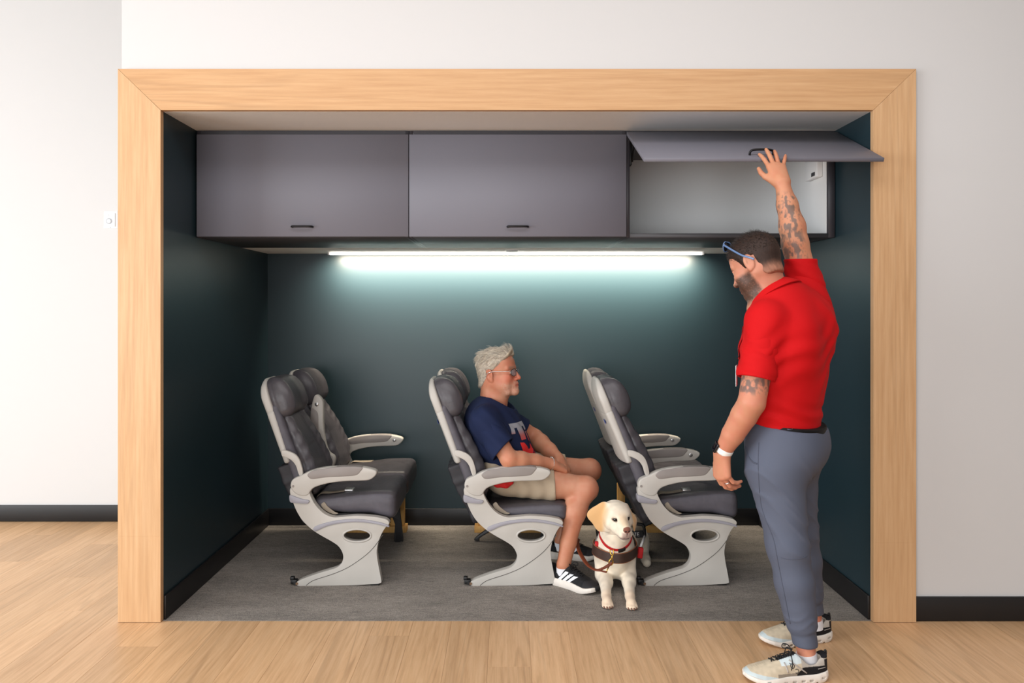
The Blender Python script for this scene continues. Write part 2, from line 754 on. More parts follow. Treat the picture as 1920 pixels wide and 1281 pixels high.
M['floor_joint'] = plain('plank joint', (160, 122, 86), .7)
M['white_plastic'] = plain('white plastic', (240, 240, 240), .4)
M['grey_plastic'] = plain('grey plastic', (165, 168, 172), .4)
M['black_plastic'] = plain('black plastic', (22, 22, 23), .45)
M['chrome'] = plain('brushed steel', (190, 190, 190), .28, metal=.9)
# ------------------------------------------------------------------ the room
FY = 3.50            # face of the oak surround
XL, XR = -1.603, 1.699
YB = 5.07            # back wall of the alcove
YW = 5.16            # white wall on the left
ZC = 2.375           # alcove ceiling
HB = .114            # baseboard height


def structure(o, label, cat):
    return tag(o, label, cat, kind='structure')


structure(box('wall_left', -7.0, -1.66, YW, YW + .12, 0, 3.75, M['wall_white']), 'white wall to the left of the oak framed alcove', 'wall')
structure(box('wall_front', -1.795, 7.0, 3.525, 3.64, 2.56, 3.75, M['wall_white']), 'white wall above the oak header board', 'wall')
structure(box('wall_right', 1.86, 7.0, 3.525, 3.64, 0, 2.56, M['wall_white']), 'white wall to the right of the oak frame', 'wall')
structure(box('wall_side', -1.795, -1.67, 3.53, YW, 0, 2.56, M['wall_white']), 'white outer side of the alcove box', 'wall')
structure(box('wall_alcove_left', -1.67, XL, 3.53, YB + .05, 0, ZC + .1, M['teal']), 'dark teal left side wall inside the alcove', 'wall')
structure(box('wall_alcove_right', XR, XR + .07, 3.53, YB + .05, 0, ZC + .1, M['teal']), 'dark teal right side wall inside the alcove', 'wall')
structure(box('wall_back', XL, XR, YB, YB + .05, 0, ZC + .1, M['teal']), 'dark teal back wall lit by the light strip', 'wall')
structure(box('ceiling_alcove', XL, XR, 3.53, YB, ZC, ZC + .08, M['ceiling_white']), 'white ceiling strip inside the alcove above the bins', 'ceiling')
structure(box('ceiling_soffit', XL, XR, 4.585, YB, 1.822, ZC, M['ceiling_white']), 'white soffit behind the overhead bins', 'ceiling')
structure(box('ceiling', -7.0, 7.0, -5.0, YW + .12, 3.75, 3.83, M['wall_white']), 'white room ceiling', 'ceiling')

# baseboards, with a small rounded top
for nm, (x0, x1, y0, y1), lab in (
        ('baseboard_back', (XL, XR, YB - .012, YB), 'black baseboard along the back of the alcove'),
        ('baseboard_alcove_left', (XL, XL + .012, 3.53, YB - .012), 'black baseboard on the left alcove wall'),
        ('baseboard_alcove_right', (XR - .012, XR, 3.53, YB - .012), 'black baseboard on the right alcove wall'),
        ('baseboard_left', (-7.0, -1.67, YW - .012, YW), 'black baseboard under the white wall on the left'),
        ('baseboard_right', (1.853, 7.0, 3.513, 3.525), 'black baseboard under the white wall on the right')):
    structure(box(nm, x0, x1, y0, y1, .002, HB, M['black_base'], bevel=.003), lab, 'baseboard')

# oak surround: mitred boards, the jambs spliced low down as in the photograph
FO_L, FO_R, FO_T = -1.801, 1.897, 2.566
trim = empty('trim_1', (0, FY, 0))
structure(trim, 'oak board surround framing the alcove opening', 'frame')


def board(name, pts, m, th=.03):
    o = prism(name, [(p[0], p[1]) for p in pts], 0, th, m, trim, bevel=.0005, seg=1)
    return o


board('board', [(FO_L, .002), (XL, .002), (XL, .4), (FO_L, .4)], M['oak_v'])
board('board', [(FO_L, .4), (XL, .4), (XL, ZC), (FO_L, FO_T)], M['oak_v'])
board('board', [(XR, .002), (FO_R, .002), (FO_R, .37), (XR, .37)], M['oak_v'])
board('board', [(XR, .37), (FO_R, .37), (FO_R, FO_T), (XR, ZC)], M['oak_v'])
board('board', [(FO_L + .001, FO_T), (XL + .001, ZC + .0005), (XR - .001, ZC + .0005), (FO_R - .001, FO_T)], M['oak_h'])

# plank floor
fl = box('floor', -7.0, 7.0, -5.0, YW, -.06, -.009, M['floor_joint'])
structure(fl, 'oak plank floor in front of the alcove', 'floor')
PW, PL = .178, 1.22


def plank_mesh():
    bm = bmesh.new()
    c = .0004
    lo = [bm.verts.new(p) for p in ((0, 0, -.009), (1, 0, -.009), (1, 1, -.009), (0, 1, -.009))]
    e, g = c / PW, c / PL
    hi = [bm.verts.new(p) for p in ((e * 2, g * 2, 0), (1 - e * 2, g * 2, 0), (1 - e * 2, 1 - g * 2, 0), (e * 2, 1 - g * 2, 0))]
    mi = [bm.verts.new(p) for p in ((e * .6, g * .6, -.0006), (1 - e * .6, g * .6, -.0006), (1 - e * .6, 1 - g * .6, -.0006), (e * .6, 1 - g * .6, -.0006))]
    bm.faces.new(hi)
    for i in range(4):
        j = (i + 1) % 4
        bm.faces.new((lo[i], lo[j], mi[j], mi[i]))
        bm.faces.new((mi[i], mi[j], hi[j], hi[i]))
    bmesh.ops.recalc_face_normals(bm, faces=bm.faces)
    me = from_bm(bm, 'plank')
    me.materials.append(M['oak_floor'])
    return me


pm = plank_mesh()
rp = random.Random(3)
nplank = 0
x = -4.35
while x < 3.2:
    yend = YW if x + PW < -1.67 else FY + .02
    if x > 1.80:
        yend = 3.525
    if x < -1.796:
        yend = YW
    y = 1.0 - rp.random() * PL
    while y < yend:
        y0, y1 = max(y, 1.0), min(y + PL, yend)
        if y1 - y0 > .02 and not (y1 < 2.2 and abs(x) > 3):
            o = bpy.data.objects.new('plank', pm)
            o.location = (x, y0, 0)
            o.scale = (PW, y1 - y0, 1)
            o.parent = fl
            COL.objects.link(o)
            nplank += 1
        y += PL
    x += PW

# carpet in the alcove
m, nt, b = nodes('striped grey carpet')
v1 = coords(nt, scale=(16, 170, 1), kind='Position')
v2 = coords(nt, scale=(1, 1, 1), kind='Position')
v3 = coords(nt, scale=(3, 9, 1), kind='Position')
st = noise_tex(nt, v1, 1.0, 3, .6)
fine = noise_tex(nt, v2, 230, 3, .8)
broad = noise_tex(nt, v3, .8, 3, .6)
c1 = ramp(nt, st, [(.32, rgba(( 82, 79, 78))), (.5, rgba((134, 128, 122))), (.68, rgba((180, 172, 163)))])
c2 = ramp(nt, fine, [(.36, rgba((24, 22, 21))), (.64, rgba((208, 198, 185)))])
c3 = ramp(nt, broad, [(.35, rgba((98, 95, 94))), (.65, rgba((152, 145, 138)))])
cc = mixc(nt, .5, c1, c2)
cc = mixc(nt, .35, cc, c3)
nt.links.new(cc, b.inputs['Base Color'])
b.inputs['Roughness'].default_value = .95
b.inputs['Specular IOR Level'].default_value = .1
add_bump(nt, b, fine, .55, .004)
M['carpet'] = m
structure(box('floor_carpet', XL, XR, FY + .022, YB, -.009, .0015, M['carpet']), 'grey striped carpet inside the alcove', 'carpet')

# ------------------------------------------------------------------ overhead bins
ZB0, ZB1, YF, YK = 1.822, 2.372, 3.902, 4.58
bays = ((XL + .004, -.5035), (-.5025, .6165), (.6175, XR - .004))
binlabels = ('charcoal overhead bin with closed door beside the left alcove wall',
             'middle charcoal overhead bin with closed door',
             'overhead bin standing open with pale grey inside, on the right')


def handle(parent, cx, cz, y, q=None):
    w = .052
    pts = [(cx - w, y + .002, cz), (cx - w, y - .014, cz), (cx - w + .012, y - .024, cz), (cx, y - .026, cz),
           (cx + w - .012, y - .024, cz), (cx + w, y - .014, cz), (cx + w, y + .002, cz)]
    pts = [tuple(p) for p in spline(pts, 4, closed=False)]
    return tube('handle', pts, .0055, M['handle'], parent, seg=8)


T = .018
for i, (x0, x1) in enumerate(bays):
    root = empty('overhead_bin', ((x0 + x1) / 2, YF, ZB0), binlabels[i], 'cabinet', 'overhead bins')
    ox, oy, oz = root.location
    lx0, lx1 = x0 - ox, x1 - ox
    hz, dp = ZB1 - ZB0, YK - YF
    tl = T if i else .022
    tr = T if i < 2 else .034
    box('side_panel', lx0, lx0 + tl, 0, dp, 0, hz, M['laminate_edge'], root, bevel=.001, seg=1)
    box('side_panel', lx1 - tr, lx1, 0, dp, 0, hz, M['laminate_edge'], root, bevel=.001, seg=1)
    box('bottom_panel', lx0 + tl, lx1 - tr, 0, dp, 0, .022, M['bin_under'], root, bevel=.001, seg=1)
    box('top_panel', lx0 + tl, lx1 - tr, 0, dp, hz - .02, hz, M['laminate_edge'], root, bevel=.001, seg=1)
    box('back_panel', lx0 + tl, lx1 - tr, dp - .01, dp, .022, hz - .02, M['melamine'], root)
    box('lining', lx0 + tl, lx0 + tl + .003, .02, dp - .01, .022, hz - .02, M['melamine'], root)
    box('lining', lx1 - tr - .003, lx1 - tr, .02, dp - .01, .022, hz - .02, M['melamine'], root)
    # door
    dw0 = lx0 + (.006 if i == 0 else .0015)
    dw1 = lx1 - (.0015 if i < 2 else .006)
    if i < 2:
        box('end_filler', lx0 + .022, lx1 - tr, -.001, .004, hz - .020, hz, M['laminate_edge'], root)
        d = box('door', dw0, dw1, -.02, -.0015, .003, hz - .022, M['laminate'], root, bevel=.0012, seg=1)
        handle(d, (dw0 + dw1) / 2, .053, -.02)
    else:
        a, bb = Vector((0, 3.872 - oy, 2.352 - oz)), Vector((0, 3.385 - oy, 2.122 - oz))
        L = (bb - a).length
        d = box('door', dw0 - .004, dw1 + .002, -.009, .009, -L, 0, M['laminate'], root, bevel=.0012, seg=1)
        handle(d, (dw0 + dw1) / 2, -L + .05, -.009)
        d.location = a
        dv = (bb - a).normalized()
        # closed door hangs along -Z; swing it outwards about the top edge
        d.rotation_euler = (-math.acos(max(-1, min(1, -dv.z))), 0, 0)
        # lift mechanism on the left lining and its white cover on the right lining
        arm = empty('lift_arm', (0, 0, 0), parent=root)
        bx = lx0 + tl + .004
        box('bracket', bx, bx + .012, .03, .14, hz - .17, hz - .05, M['black_plastic'], arm, bevel=.003)
        tube('rod', [(bx + .014, .04, hz - .15), (bx + .014, .0, hz - .10), (bx + .014, -.10, hz - .055)], .006, M['handle'], arm, seg=8)
        tube('rod', [(bx + .02, .06, hz - .13), (bx + .02, .01, hz - .085), (bx + .02, -.07, hz - .05)], .004, M['chrome'], arm, seg=8)
        cov = box('hinge_cover', lx1 - tr - .035, lx1 - tr - .004, .06, .22, hz - .225, hz - .12, M['white_plastic'], root, bevel=.005)
        box('slot', lx1 - tr - .0365, lx1 - tr - .034, .085, .13, hz - .215, hz - .195, M['laminate_edge'], cov)

# light strip under the soffit, against the back wall
led = empty('light_strip', (.06, 4.90, 1.822), 'thin glowing white light strip at the top of the teal back wall', 'light')
m, nt, b = nodes('led diffuser glow')
b.inputs['Base Color'].default_value = (.9, .9, .9, 1)
b.inputs['Emission Color'].default_value = (1.0, .93, .82, 1)
b.inputs['Emission Strength'].default_value = 6.0
M['led'] = m
box('channel', -1.212, 1.212, -.004, .016, -.012, -.0005, M['white_plastic'], led, bevel=.001, seg=1)
box('diffuser', -1.205, 1.205, -.012, .012, -.020, -.0122, M['led'], led, bevel=.002)
box('end_cap', -1.218, -1.2055, -.012, .014, -.020, -.0005, M['white_plastic'], led, bevel=.002)
box('end_cap', 1.2055, 1.218, -.012, .014, -.020, -.0005, M['white_plastic'], led, bevel=.002)
# the strip is a wall washer: its own light leans towards the wall
wash = area('light_strip_glow', (.06, 4.912, 1.798), (.06, 5.07, 1.60), 2.4, .012, 58, (1.0, .87, .68))
wash.data.spread = math.radians(126)
wash.parent = led
wash.matrix_parent_inverse = Matrix.Translation(led.location).inverted()


def lathe(name, prof, loc, m, parent=None, seg=32, axis='Z'):
    V, Fc = [], []
    for r, z in prof:
        for k in range(seg):
            a = 2 * math.pi * k / seg
            p = (r * math.cos(a), r * math.sin(a), z)
            if axis == 'Y':
                p = (p[0], p[2], p[1])
            V.append((p[0] + loc[0], p[1] + loc[1], p[2] + loc[2]))
    for i in range(len(prof) - 1):
        for k in range(seg):
            k2 = (k + 1) % seg
            Fc.append((i * seg + k, i * seg + k2, (i + 1) * seg + k2, (i + 1) * seg + k))
    Fc.append(tuple(range(seg)))
    Fc.append(tuple((len(prof) - 1) * seg + k for k in range(seg - 1, -1, -1)))
    me = bpy.data.meshes.new(name)
    me.from_pydata(V, [], Fc)
    bm = bmesh.new(); bm.from_mesh(me)
    bmesh.ops.recalc_face_normals(bm, faces=bm.faces)
    bm.to_mesh(me); bm.free()
    return put(name, me, m, parent, smooth=True, sharp=40)


sp = at(960, 468, 4.74)
disc = empty('sprinkler_cover', (sp.x, 4.74, 1.822), 'small round white cover plate on the soffit above the light strip', 'cover plate')
lathe('rim', [(.044, -.0005), (.044, -.003), (.041, -.005), (.036, -.005)], (0, 0, 0), M['white_plastic'], disc)
lathe('plate', [(.036, -.0035), (.036, -.0085), (.033, -.0105), (.0, -.0105)], (0, 0, 0), M['grey_plastic'], disc)

# occupancy sensor on the white wall, partly hidden by the oak board
s = at(208.5, 412.5, YW)
sw = empty('wall_sensor', (s.x, YW, s.z), 'white wall sensor with round grey lens beside the oak frame', 'sensor')
box('plate', -.047, .047, -.006, -.0005, -.058, .058, M['white_plastic'], sw, bevel=.004)
box('housing', -.034, .034, -.016, -.006, -.047, .047, M['white_plastic'], sw, bevel=.006)
lathe('lens_ring', [(.0205, -.016), (.0205, -.0195), (.0165, -.0195), (.0165, -.017)], (-.006, 0, -.010), M['grey_plastic'], sw, axis='Y')
lathe('lens', [(.016, -.016), (.014, -.022), (.008, -.025), (.0, -.026)], (-.006, 0, -.010), M['white_plastic'], sw, axis='Y')
for (u, v_) in [(a, c) for c in range(-2, 3) for a in range(-2, 3) if abs(a) + abs(c) <= 2]:
    lathe('speaker_hole', [(.0016, -.016), (.0016, -.0168)], (-.011 + u * .0042, 0, .029 + v_ * .0042), M['grey_plastic'], sw, seg=8, axis='Y')
lathe('button', [(.003, -.016), (.003, -.018)], (.004, 0, -.053), M['grey_plastic'], sw, seg=12, axis='Y')
# ------------------------------------------------------------------ airline seats
def leather(name, c, rough=.38):
    m, nt, b = nodes(name)
    v = coords(nt)
    f = noise_tex(nt, v, 9, 4, .6)
    lo = tuple(x * .82 for x in lin(c)) + (1,)
    hi = tuple(min(1, x * 1.22) for x in lin(c)) + (1,)
    nt.links.new(ramp(nt, f, [(.3, lo), (.7, hi)]), b.inputs['Base Color'])
    b.inputs['Roughness'].default_value = rough
    b.inputs['Specular IOR Level'].default_value = .42
    w = noise_tex(nt, coords(nt, scale=(1, 1.6, .55)), 17, 3, .55, 1.2)
    add_bump(nt, b, w, .17, .010)
    return m


M['leather'] = leather('dark grey seat leather', (74, 71, 75))
M['leather_side'] = leather('grey seat side cloth', (82, 79, 86), .55)
M['shell'] = plain('pale grey moulded plastic', (186, 182, 175), .42, spec=.4, var=(3.5, .08))
M['shell_cool'] = plain('lavender grey rubbing strip', (150, 148, 156), .45)
M['pad'] = plain('taupe grey arm pad', (138, 131, 127), .5, var=(6, .07))
M['seat_dark'] = plain('black seat metal', (28, 27, 28), .5)
M['pocket'] = plain('black seat pocket cloth', (38, 37, 42), .6, bump=(60, .3, .003))
M['belt_web'] = plain('grey belt webbing', (150, 138, 122), .7, bump=(300, .3, .001))
M['placard'] = plain('blue placard', (38, 72, 160), .5)
M['groove'] = plain('dark seam', (84, 80, 76), .6)
M['copper'] = plain('bolt metal', (150, 120, 96), .35, metal=.7)

SY = 3.96                      # near face of the side panels


def L1(*p):
    """side view drawing units (about a millimetre) to seat space: x forward, z up"""
    return [((a - 212) / 997.0, (1225 - b) / 997.0) for a, b in p]


panel_pts = L1((182, 712), (177, 735), (183, 760), (195, 795), (212, 835), (238, 878), (268, 910), (302, 938), (345, 965), (395, 993),
               (430, 1018), (450, 1050), (455, 1078), (446, 1106), (424, 1128), (388, 1141), (330, 1158), (272, 1178), (228, 1196),
               (209, 1210), (216, 1223), (262, 1225), (500, 1222), (600, 1216), (648, 1211), (653, 1196), (641, 1130), (633, 1085), (630, 1040),
               (640, 990), (658, 947), (678, 917), (692, 905), (692, 889), (668, 874), (600, 863), (520, 859), (440, 866),
               (398, 866), (352, 846), (312, 806), (288, 765), (276, 735), (262, 705), (225, 690))
arm_pts = L1((180, 692), (193, 667), (236, 647), (280, 626), (350, 609), (450, 602), (552, 605), (612, 617), (630, 630), (622, 650),
             (592, 671), (540, 676), (470, 678), (400, 685), (340, 698), (303, 712), (286, 727), (275, 746), (254, 755), (220, 750),
             (195, 733), (182, 713))
pad_pts = L1((268, 641), (300, 621), (370, 608.5), (460, 600.5), (553, 604), (546, 628), (520, 648), (450, 654), (370, 658), (300, 667), (278, 661))
oval = [(L1((527 + 73 * math.cos(a), 962 + 33 * math.sin(a)))[0]) for a in np.linspace(0, 2 * math.pi, 29)[:-1]]
oval_in = [(L1((527 + 67 * math.cos(a), 962 + 28 * math.sin(a)))[0]) for a in np.linspace(0, 2 * math.pi, 29)[:-1]]

ANG = math.atan(.38)
TU = Vector((-math.sin(ANG), 0, math.cos(ANG)))        # up the backrest
TN = Vector((math.cos(ANG), 0, math.sin(ANG)))         # out of the backrest, forwards
TO = Vector((-.010, 0, .437))
YA, YM, YC = .275, .5225, .77                          # seat centres and centre armrest


def back_pt(t, n, y=0):
    return TO + TU * t + TN * n + Vector((0, y, 0))


BR = np.array([[TN.x, 0, TU.x], [0, 1, 0], [TN.z, 0, TU.z]])


def to_world(V):
    """rows (n, y, t) to seat space"""
    V = np.asarray(V)
    return np.stack([TO.x + V[:, 0] * TN.x + V[:, 2] * TU.x, V[:, 1], TO.z + V[:, 0] * TN.z + V[:, 2] * TU.z], 1)


def hw(t):
    return .222 - .055 * np.clip((t - .12) / .4, 0, 1) ** 1.3


def seat_meshes():
    out = {}
    # seat cushion: x forward, centred on y = 0
    v = Vol((.02, -.26, .30), (.56, .26, .54), .0065)

    def cush(X, Y, Z):
        top = .462 + .026 * sstep(.10, .40, X) - .012 * np.clip(abs(Y) / .22, 0, 1) ** 2
        drop = .0
        bot = .372 - .03 * sstep(.36, .50, X) - .012 * sstep(.1, .3, X)
        mid, half = (top + bot) / 2, (top - bot) / 2
        r = .042
        qx = np.abs(X - .292) - .222 + r
        qy = np.abs(Y) - .226 + r
        qz = np.abs(Z - mid) - half + r
        d = np.sqrt(np.maximum(qx, 0) ** 2 + np.maximum(qy, 0) ** 2 + np.maximum(qz, 0) ** 2) + np.minimum(np.maximum(np.maximum(qx, qy), qz), 0) - r
        d = d + .0022 * np.sin(X * 55 + 3 * np.sin(Y * 18)) * np.exp(-((Z - top) / .03) ** 2) * sstep(.2, .05, abs(Y - .03))
        # piping seam around the top edge
        d = d + .0035 * np.exp(-((Z - (top - .036)) / .004) ** 2)
        return d
    v.field(cush)
    me = np_mesh('seat_cushion', *v.arrays(2))
    me.materials.append(M['leather'])
    me.materials.append(M['leather_side'])
    nr_ = np.zeros(len(me.polygons) * 3)
    me.polygons.foreach_get('normal', nr_)
    me.polygons.foreach_set('material_index', (np.abs(nr_.reshape(-1, 3)[:, 1]) > .72).astype(np.int32))
    out['seat_cushion'] = me

    # back cushion in (n, y, t)
    v = Vol((-.02, -.25, -.03), (.19, .25, .56), .0065)

    def side(X, Y, Z):
        w = hw(Z)
        r = .022
        n1 = .074 - .012 * sstep(.2, .5, Z)
        qx = np.abs(X - (n1 + .012) / 2) - (n1 - .012) / 2 + r
        qy = np.abs(Y) - w + r
        qz = np.abs(Z - .255) - .265 + r
        return np.sqrt(np.maximum(qx, 0) ** 2 + np.maximum(qy, 0) ** 2 + np.maximum(qz, 0) ** 2) + np.minimum(np.maximum(np.maximum(qx, qy), qz), 0) - r
    v.field(side)
    out['backrest'] = np_mesh('backrest', to_world(v.arrays(2)[0]), v.arrays(0)[1])

    v = Vol((.02, -.24, -.03), (.19, .24, .52), .006)

    def front(X, Y, Z):
        w = hw(Z) - .028
        lum = .116 + .014 * np.exp(-((Z - .13) / .13) ** 2) - .026 * sstep(.25, .47, Z)
        bol = .020 * np.exp(-((abs(Y) - (w - .035)) / .036) ** 2) * sstep(.02, .1, Z)
        n1 = lum + bol - .012
        r = .03
        qx = np.abs(X - (n1 + .055) / 2) - (n1 - .055) / 2 + r
        qy = np.abs(Y) - w + r
        qz = np.abs(Z - .215) - .232 + r
        d = np.sqrt(np.maximum(qx, 0) ** 2 + np.maximum(qy, 0) ** 2 + np.maximum(qz, 0) ** 2) + np.minimum(np.maximum(np.maximum(qx, qy), qz), 0) - r
        d = d + .004 * np.exp(-((abs(Y) - (w - .075)) / .006) ** 2)                      # stitched channels
        d = d + .003 * np.exp(-((Z - .235) / .006) ** 2) * sstep(w - .06, w - .09, abs(Y))
        d = d + .0022 * np.sin(Z * 95 + 5 * np.sin(Y * 23)) * sstep(w - .09, w - .05, abs(Y))   # puckered bolsters
        return d
    v.field(front)
    a = v.arrays(2)
    out['back_cushion'] = np_mesh('back_cushion', to_world(a[0]), a[1])

    # headrest
    v = Vol((-.03, -.22, .40), (.19, .22, .70), .0058)

    def head(X, Y, Z):
        w = .166 - .05 * np.clip((Z - .52) / .14, 0, 1) ** 2
        tz = np.clip((Z - .53) / .115, -1.2, 1.2)
        n1 = .128 - .03 * tz ** 2 + .022 * np.exp(-((abs(Y) - .125) / .04) ** 2)
        r = .045
        qx = np.abs(X - (n1 + .012) / 2) - (n1 - .012) / 2 + r
        qy = np.abs(Y) - w + r
        qz = np.abs(Z - .545) - .118 + r
        d = np.sqrt(np.maximum(qx, 0) ** 2 + np.maximum(qy, 0) ** 2 + np.maximum(qz, 0) ** 2) + np.minimum(np.maximum(np.maximum(qx, qy), qz), 0) - r
        return d + .0035 * np.exp(-((X - .055) / .004) ** 2)
    v.field(head)
    a = v.arrays(2)
    out['headrest'] = np_mesh('headrest', to_world(a[0]), a[1])

    # hard shells behind: main shell and headrest shell
    def shell(t0, t1, nm, top):
        v = Vol((-.06, -.25, t0 - .02), (.06, .25, t1 + .02), .005)

        def fn(X, Y, Z):
            w = hw(Z) + .006
            if top:
                w = .176 - .065 * np.clip((Z - .52) / .15, 0, 1) ** 2.2
            bow = -.022 + .02 * (np.abs(Y) / .2) ** 2.5
            if top:
                bow = bow + .03 * np.clip((Z - .56) / .1, 0, 1) ** 2
            r = .012
            deep = .034
            qx = np.abs(X - (bow + deep) / 2) - (deep - bow) / 2 + r
            rr = .05 if top else .012
            qy = np.abs(Y) - w + rr
            qz = np.abs(Z - (t0 + t1) / 2) - (t1 - t0) / 2 + rr
            if top:
                qz = np.maximum(Z - t1 + rr, t0 - Z)
            dyz = np.sqrt(np.maximum(qy, 0) ** 2 + np.maximum(qz, 0) ** 2) + np.minimum(np.maximum(qy, qz), 0) - rr + r
            return np.sqrt(np.maximum(qx, 0) ** 2 + np.maximum(dyz, 0) ** 2) + np.minimum(np.maximum(qx, dyz), 0) - r
        v.field(fn)
        a = v.arrays(2)
        return np_mesh(nm, to_world(a[0]), a[1])
    out['back_shell'] = shell(.20, .492, 'back_shell', False)
    out['headrest_shell'] = shell(.498, .668, 'headrest_shell', True)

    # seat pocket low on the back
    v = Vol((-.10, -.23, -.16), (.06, .23, .23), .006)

    def pocket(X, Y, Z):
        bulge = -.028 - .022 * sstep(-.1, .12, Z) - .012 * np.cos(Y * 7)
        r = .01
        qx = np.abs(X - (bulge + .03) / 2) - (.03 - bulge) / 2 + r
        qy = np.abs(Y) - .2 + r
        qz = np.abs(Z - .03) - .165 + r
        d = np.sqrt(np.maximum(qx, 0) ** 2 + np.maximum(qy, 0) ** 2 + np.maximum(qz, 0) ** 2) + np.minimum(np.maximum(np.maximum(qx, qy), qz), 0) - r
        return d + .002 * np.sin(Y * 70 + 4 * np.sin(Z * 30))
    v.field(pocket)
    a = v.arrays(2)
    out['seat_pocket'] = np_mesh('seat_pocket', to_world(a[0]), a[1])
    return out


def armrest(root, y0, y1, raised=False, cap=True):
    arm = empty('armrest', (0, 0, 0), parent=root)
    body = prism('arm_body', spline(arm_pts, 4), 0, y1 - y0, M['shell'], arm, bevel=.007, seg=3)
    prism('arm_pad', spline(pad_pts, 4), -.0022, y1 - y0 + .0022, M['pad'], arm, bevel=.006, seg=3)
    px, pz = L1((214, 703))[0]
    if cap:
        lathe('pivot_cap', [(.006, -.0025), (.006, .001)], (px - .02, 0, pz + .0), M['pad'], arm, seg=14, axis='Y')
    bx, bz = L1((575, 638))[0]
    lathe('recline_button', [(.011, -.003), (.011, .001)], (bx, y1 - y0 + .001, bz), M['chrome'], arm, seg=18, axis='Y')
    lathe('recline_button', [(.011, -.003), (.009, -.0045), (.0, -.0045)], (bx, 0, bz), M['chrome'], arm, seg=18, axis='Y') if not cap else None
    arm.location = (0, y0, 0)
    if raised:
        R = Matrix.Translation((px, 0, pz)) @ Matrix.Rotation(math.radians(-88), 4, 'Y') @ Matrix.Translation((-px, 0, -pz))
        arm.matrix_local = Matrix.Translation((.03, y0, 0)) @ R
    return arm


SM = seat_meshes()
_shared = {}


